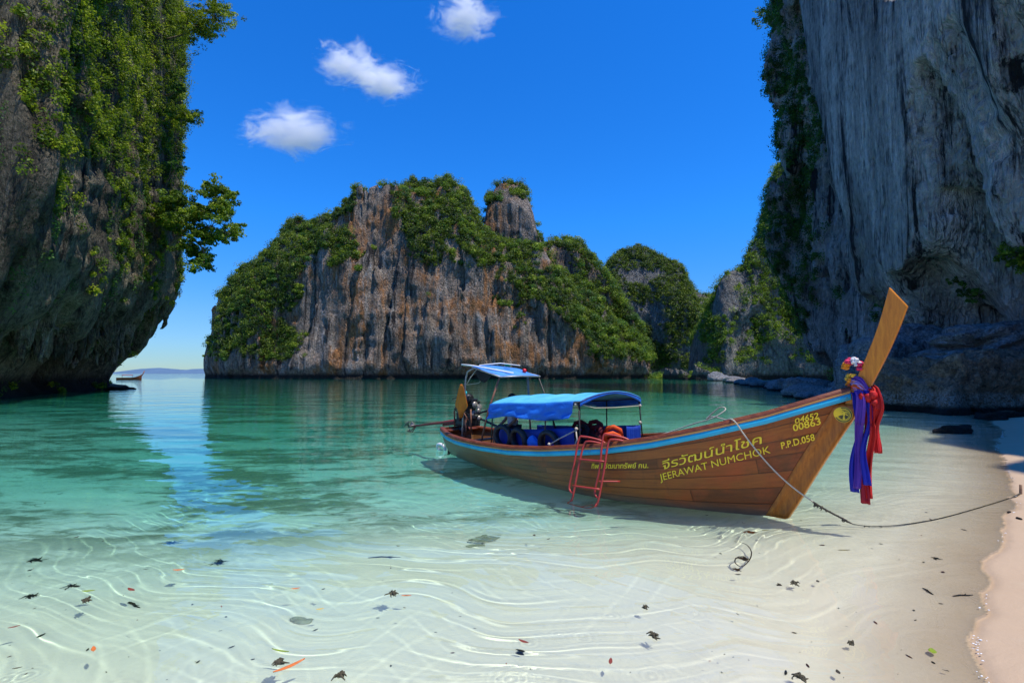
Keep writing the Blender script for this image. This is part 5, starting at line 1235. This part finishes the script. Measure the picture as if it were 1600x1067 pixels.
weed(1330, 1006, .06, 'small forked weed at the lower right', 18, True)
weed(1008, 950, .06, 'small dark sprig right of the dark weed disc', 19, True)
def twig(px, py, L_, rz, label, seed):
    rs_ = random.Random(seed); b = MB(); b.tube([(-.5*L_, 0, 0), (-.1*L_, .04*L_, .01), (.2*L_, -.02*L_, .01), (.5*L_, .03*L_, 0)], [.008, .014, .012, .006], 6); b.tube([(.05*L_, 0, .01), (.25*L_, .12*L_, .02)], [.008, .003], 5)
    g_ = ground(px, py); o = b.build('twig', MLF['dark']); o.location = (g_[0], g_[1], float(bed_z(np.array([[g_[0]]]), np.array([[g_[1]]]))[0][0, 0])+.01); o.rotation_euler = (0, 0, rz); tag(o, label, 'twig')
twig(602, 849, .42, R(5), 'dark forked stick lying on the bottom in the middle shallows', 1)
twig(210, 918, .22, R(-30), 'short stick left of the ripple lines', 2)
twig(1450, 920, .16, R(80), 'thin twig standing on the sand near the wet edge', 3)
twig(1505, 928, .22, R(5), 'slender twig lying at the wet sand edge', 4)
b = MB(); lp = [(1147, 846), (1165, 850), (1174, 862), (1170, 875), (1158, 884), (1148, 876), (1156, 868), (1168, 872)]; b.tube([(g_[0], g_[1], -.012) for g_ in [ground(*p) for p in cr(lp, 6)]], .007, 6); tag(b.build('cord', MLF['dark']), 'thin dark looped cord floating below the bow', 'cord')
# sunken stones
MST = simple('pale sunken stone', (.30, .28, .20), .8, .35, 9, .4, .01)
for i, (px, py, r_, lab) in enumerate([(473, 940, .085, 'pale sunken stone under the ripple lines'), (755, 826, .22, 'flat olive stone on the bottom left of the ladder'), (388, 1040, .07, 'sandy sunken stone left of the curled weed'), (745, 836, .10, 'small dark stone touching the flat olive one')]):
    g_ = ground(px, py); z_ = float(bed_z(np.array([[g_[0]]]), np.array([[g_[1]]]))[0][0, 0]); o = boulder('stone', lab, (g_[0], g_[1], z_), (r_, r_*.6, r_*.22), MST, 40+i, 4, rough=.8, cat='stone'); o.cycles.is_caustics_receiver = True
rs = random.Random(77)
i = 0
while i < 150:
    r_ = rs.random()
    if r_ < .42: px, py = rs.gauss(120, 130), rs.uniform(690, 1060)
    elif r_ < .6: px, py = rs.uniform(300, 1100), rs.uniform(820, 1060)
    else: px, py = rs.uniform(1100, 1560), 1060-rs.random()**1.3*260
    if not (2 < px < 1560 and py < 1062): continue
    g_ = ground(px, py)
    dist_ = float(shore_dist(np.array([[g_[0]]]), np.array([[g_[1]]]))[0, 0])
    if dist_ < .25: continue
    L_ = rs.choice((.015, .02, .03, .04, .06))*(1+.25*max(0, g_[1]-5)*.5)
    leaf(px, py, L_, rs.choice(('dark', 'dark', 'dark', 'weed', 'red')), rs.uniform(0, 3.1), 'small dark scrap of leaf litter scattered over the shallow sandy bottom', rs.random() < .35, 'dark leaf litter scattered in the shallows', rs.choice((.3, .5)), name='leaf'); i += 1
for px, py, lab in ((1577, 799, 'dark driftwood scrap on the dry sand at the right edge'), (1592, 812, 'dark pebble sized scrap at the right edge')):
    g_ = ground(px, py); boulder('debris', lab, (g_[0], g_[1], float(bed_z(np.array([[g_[0]]]), np.array([[g_[1]]]))[0][0, 0])+.01), (.05, .02, .015), M['boulder'], 60+px, 3, cat='debris')

print('done', time.time()-T0)
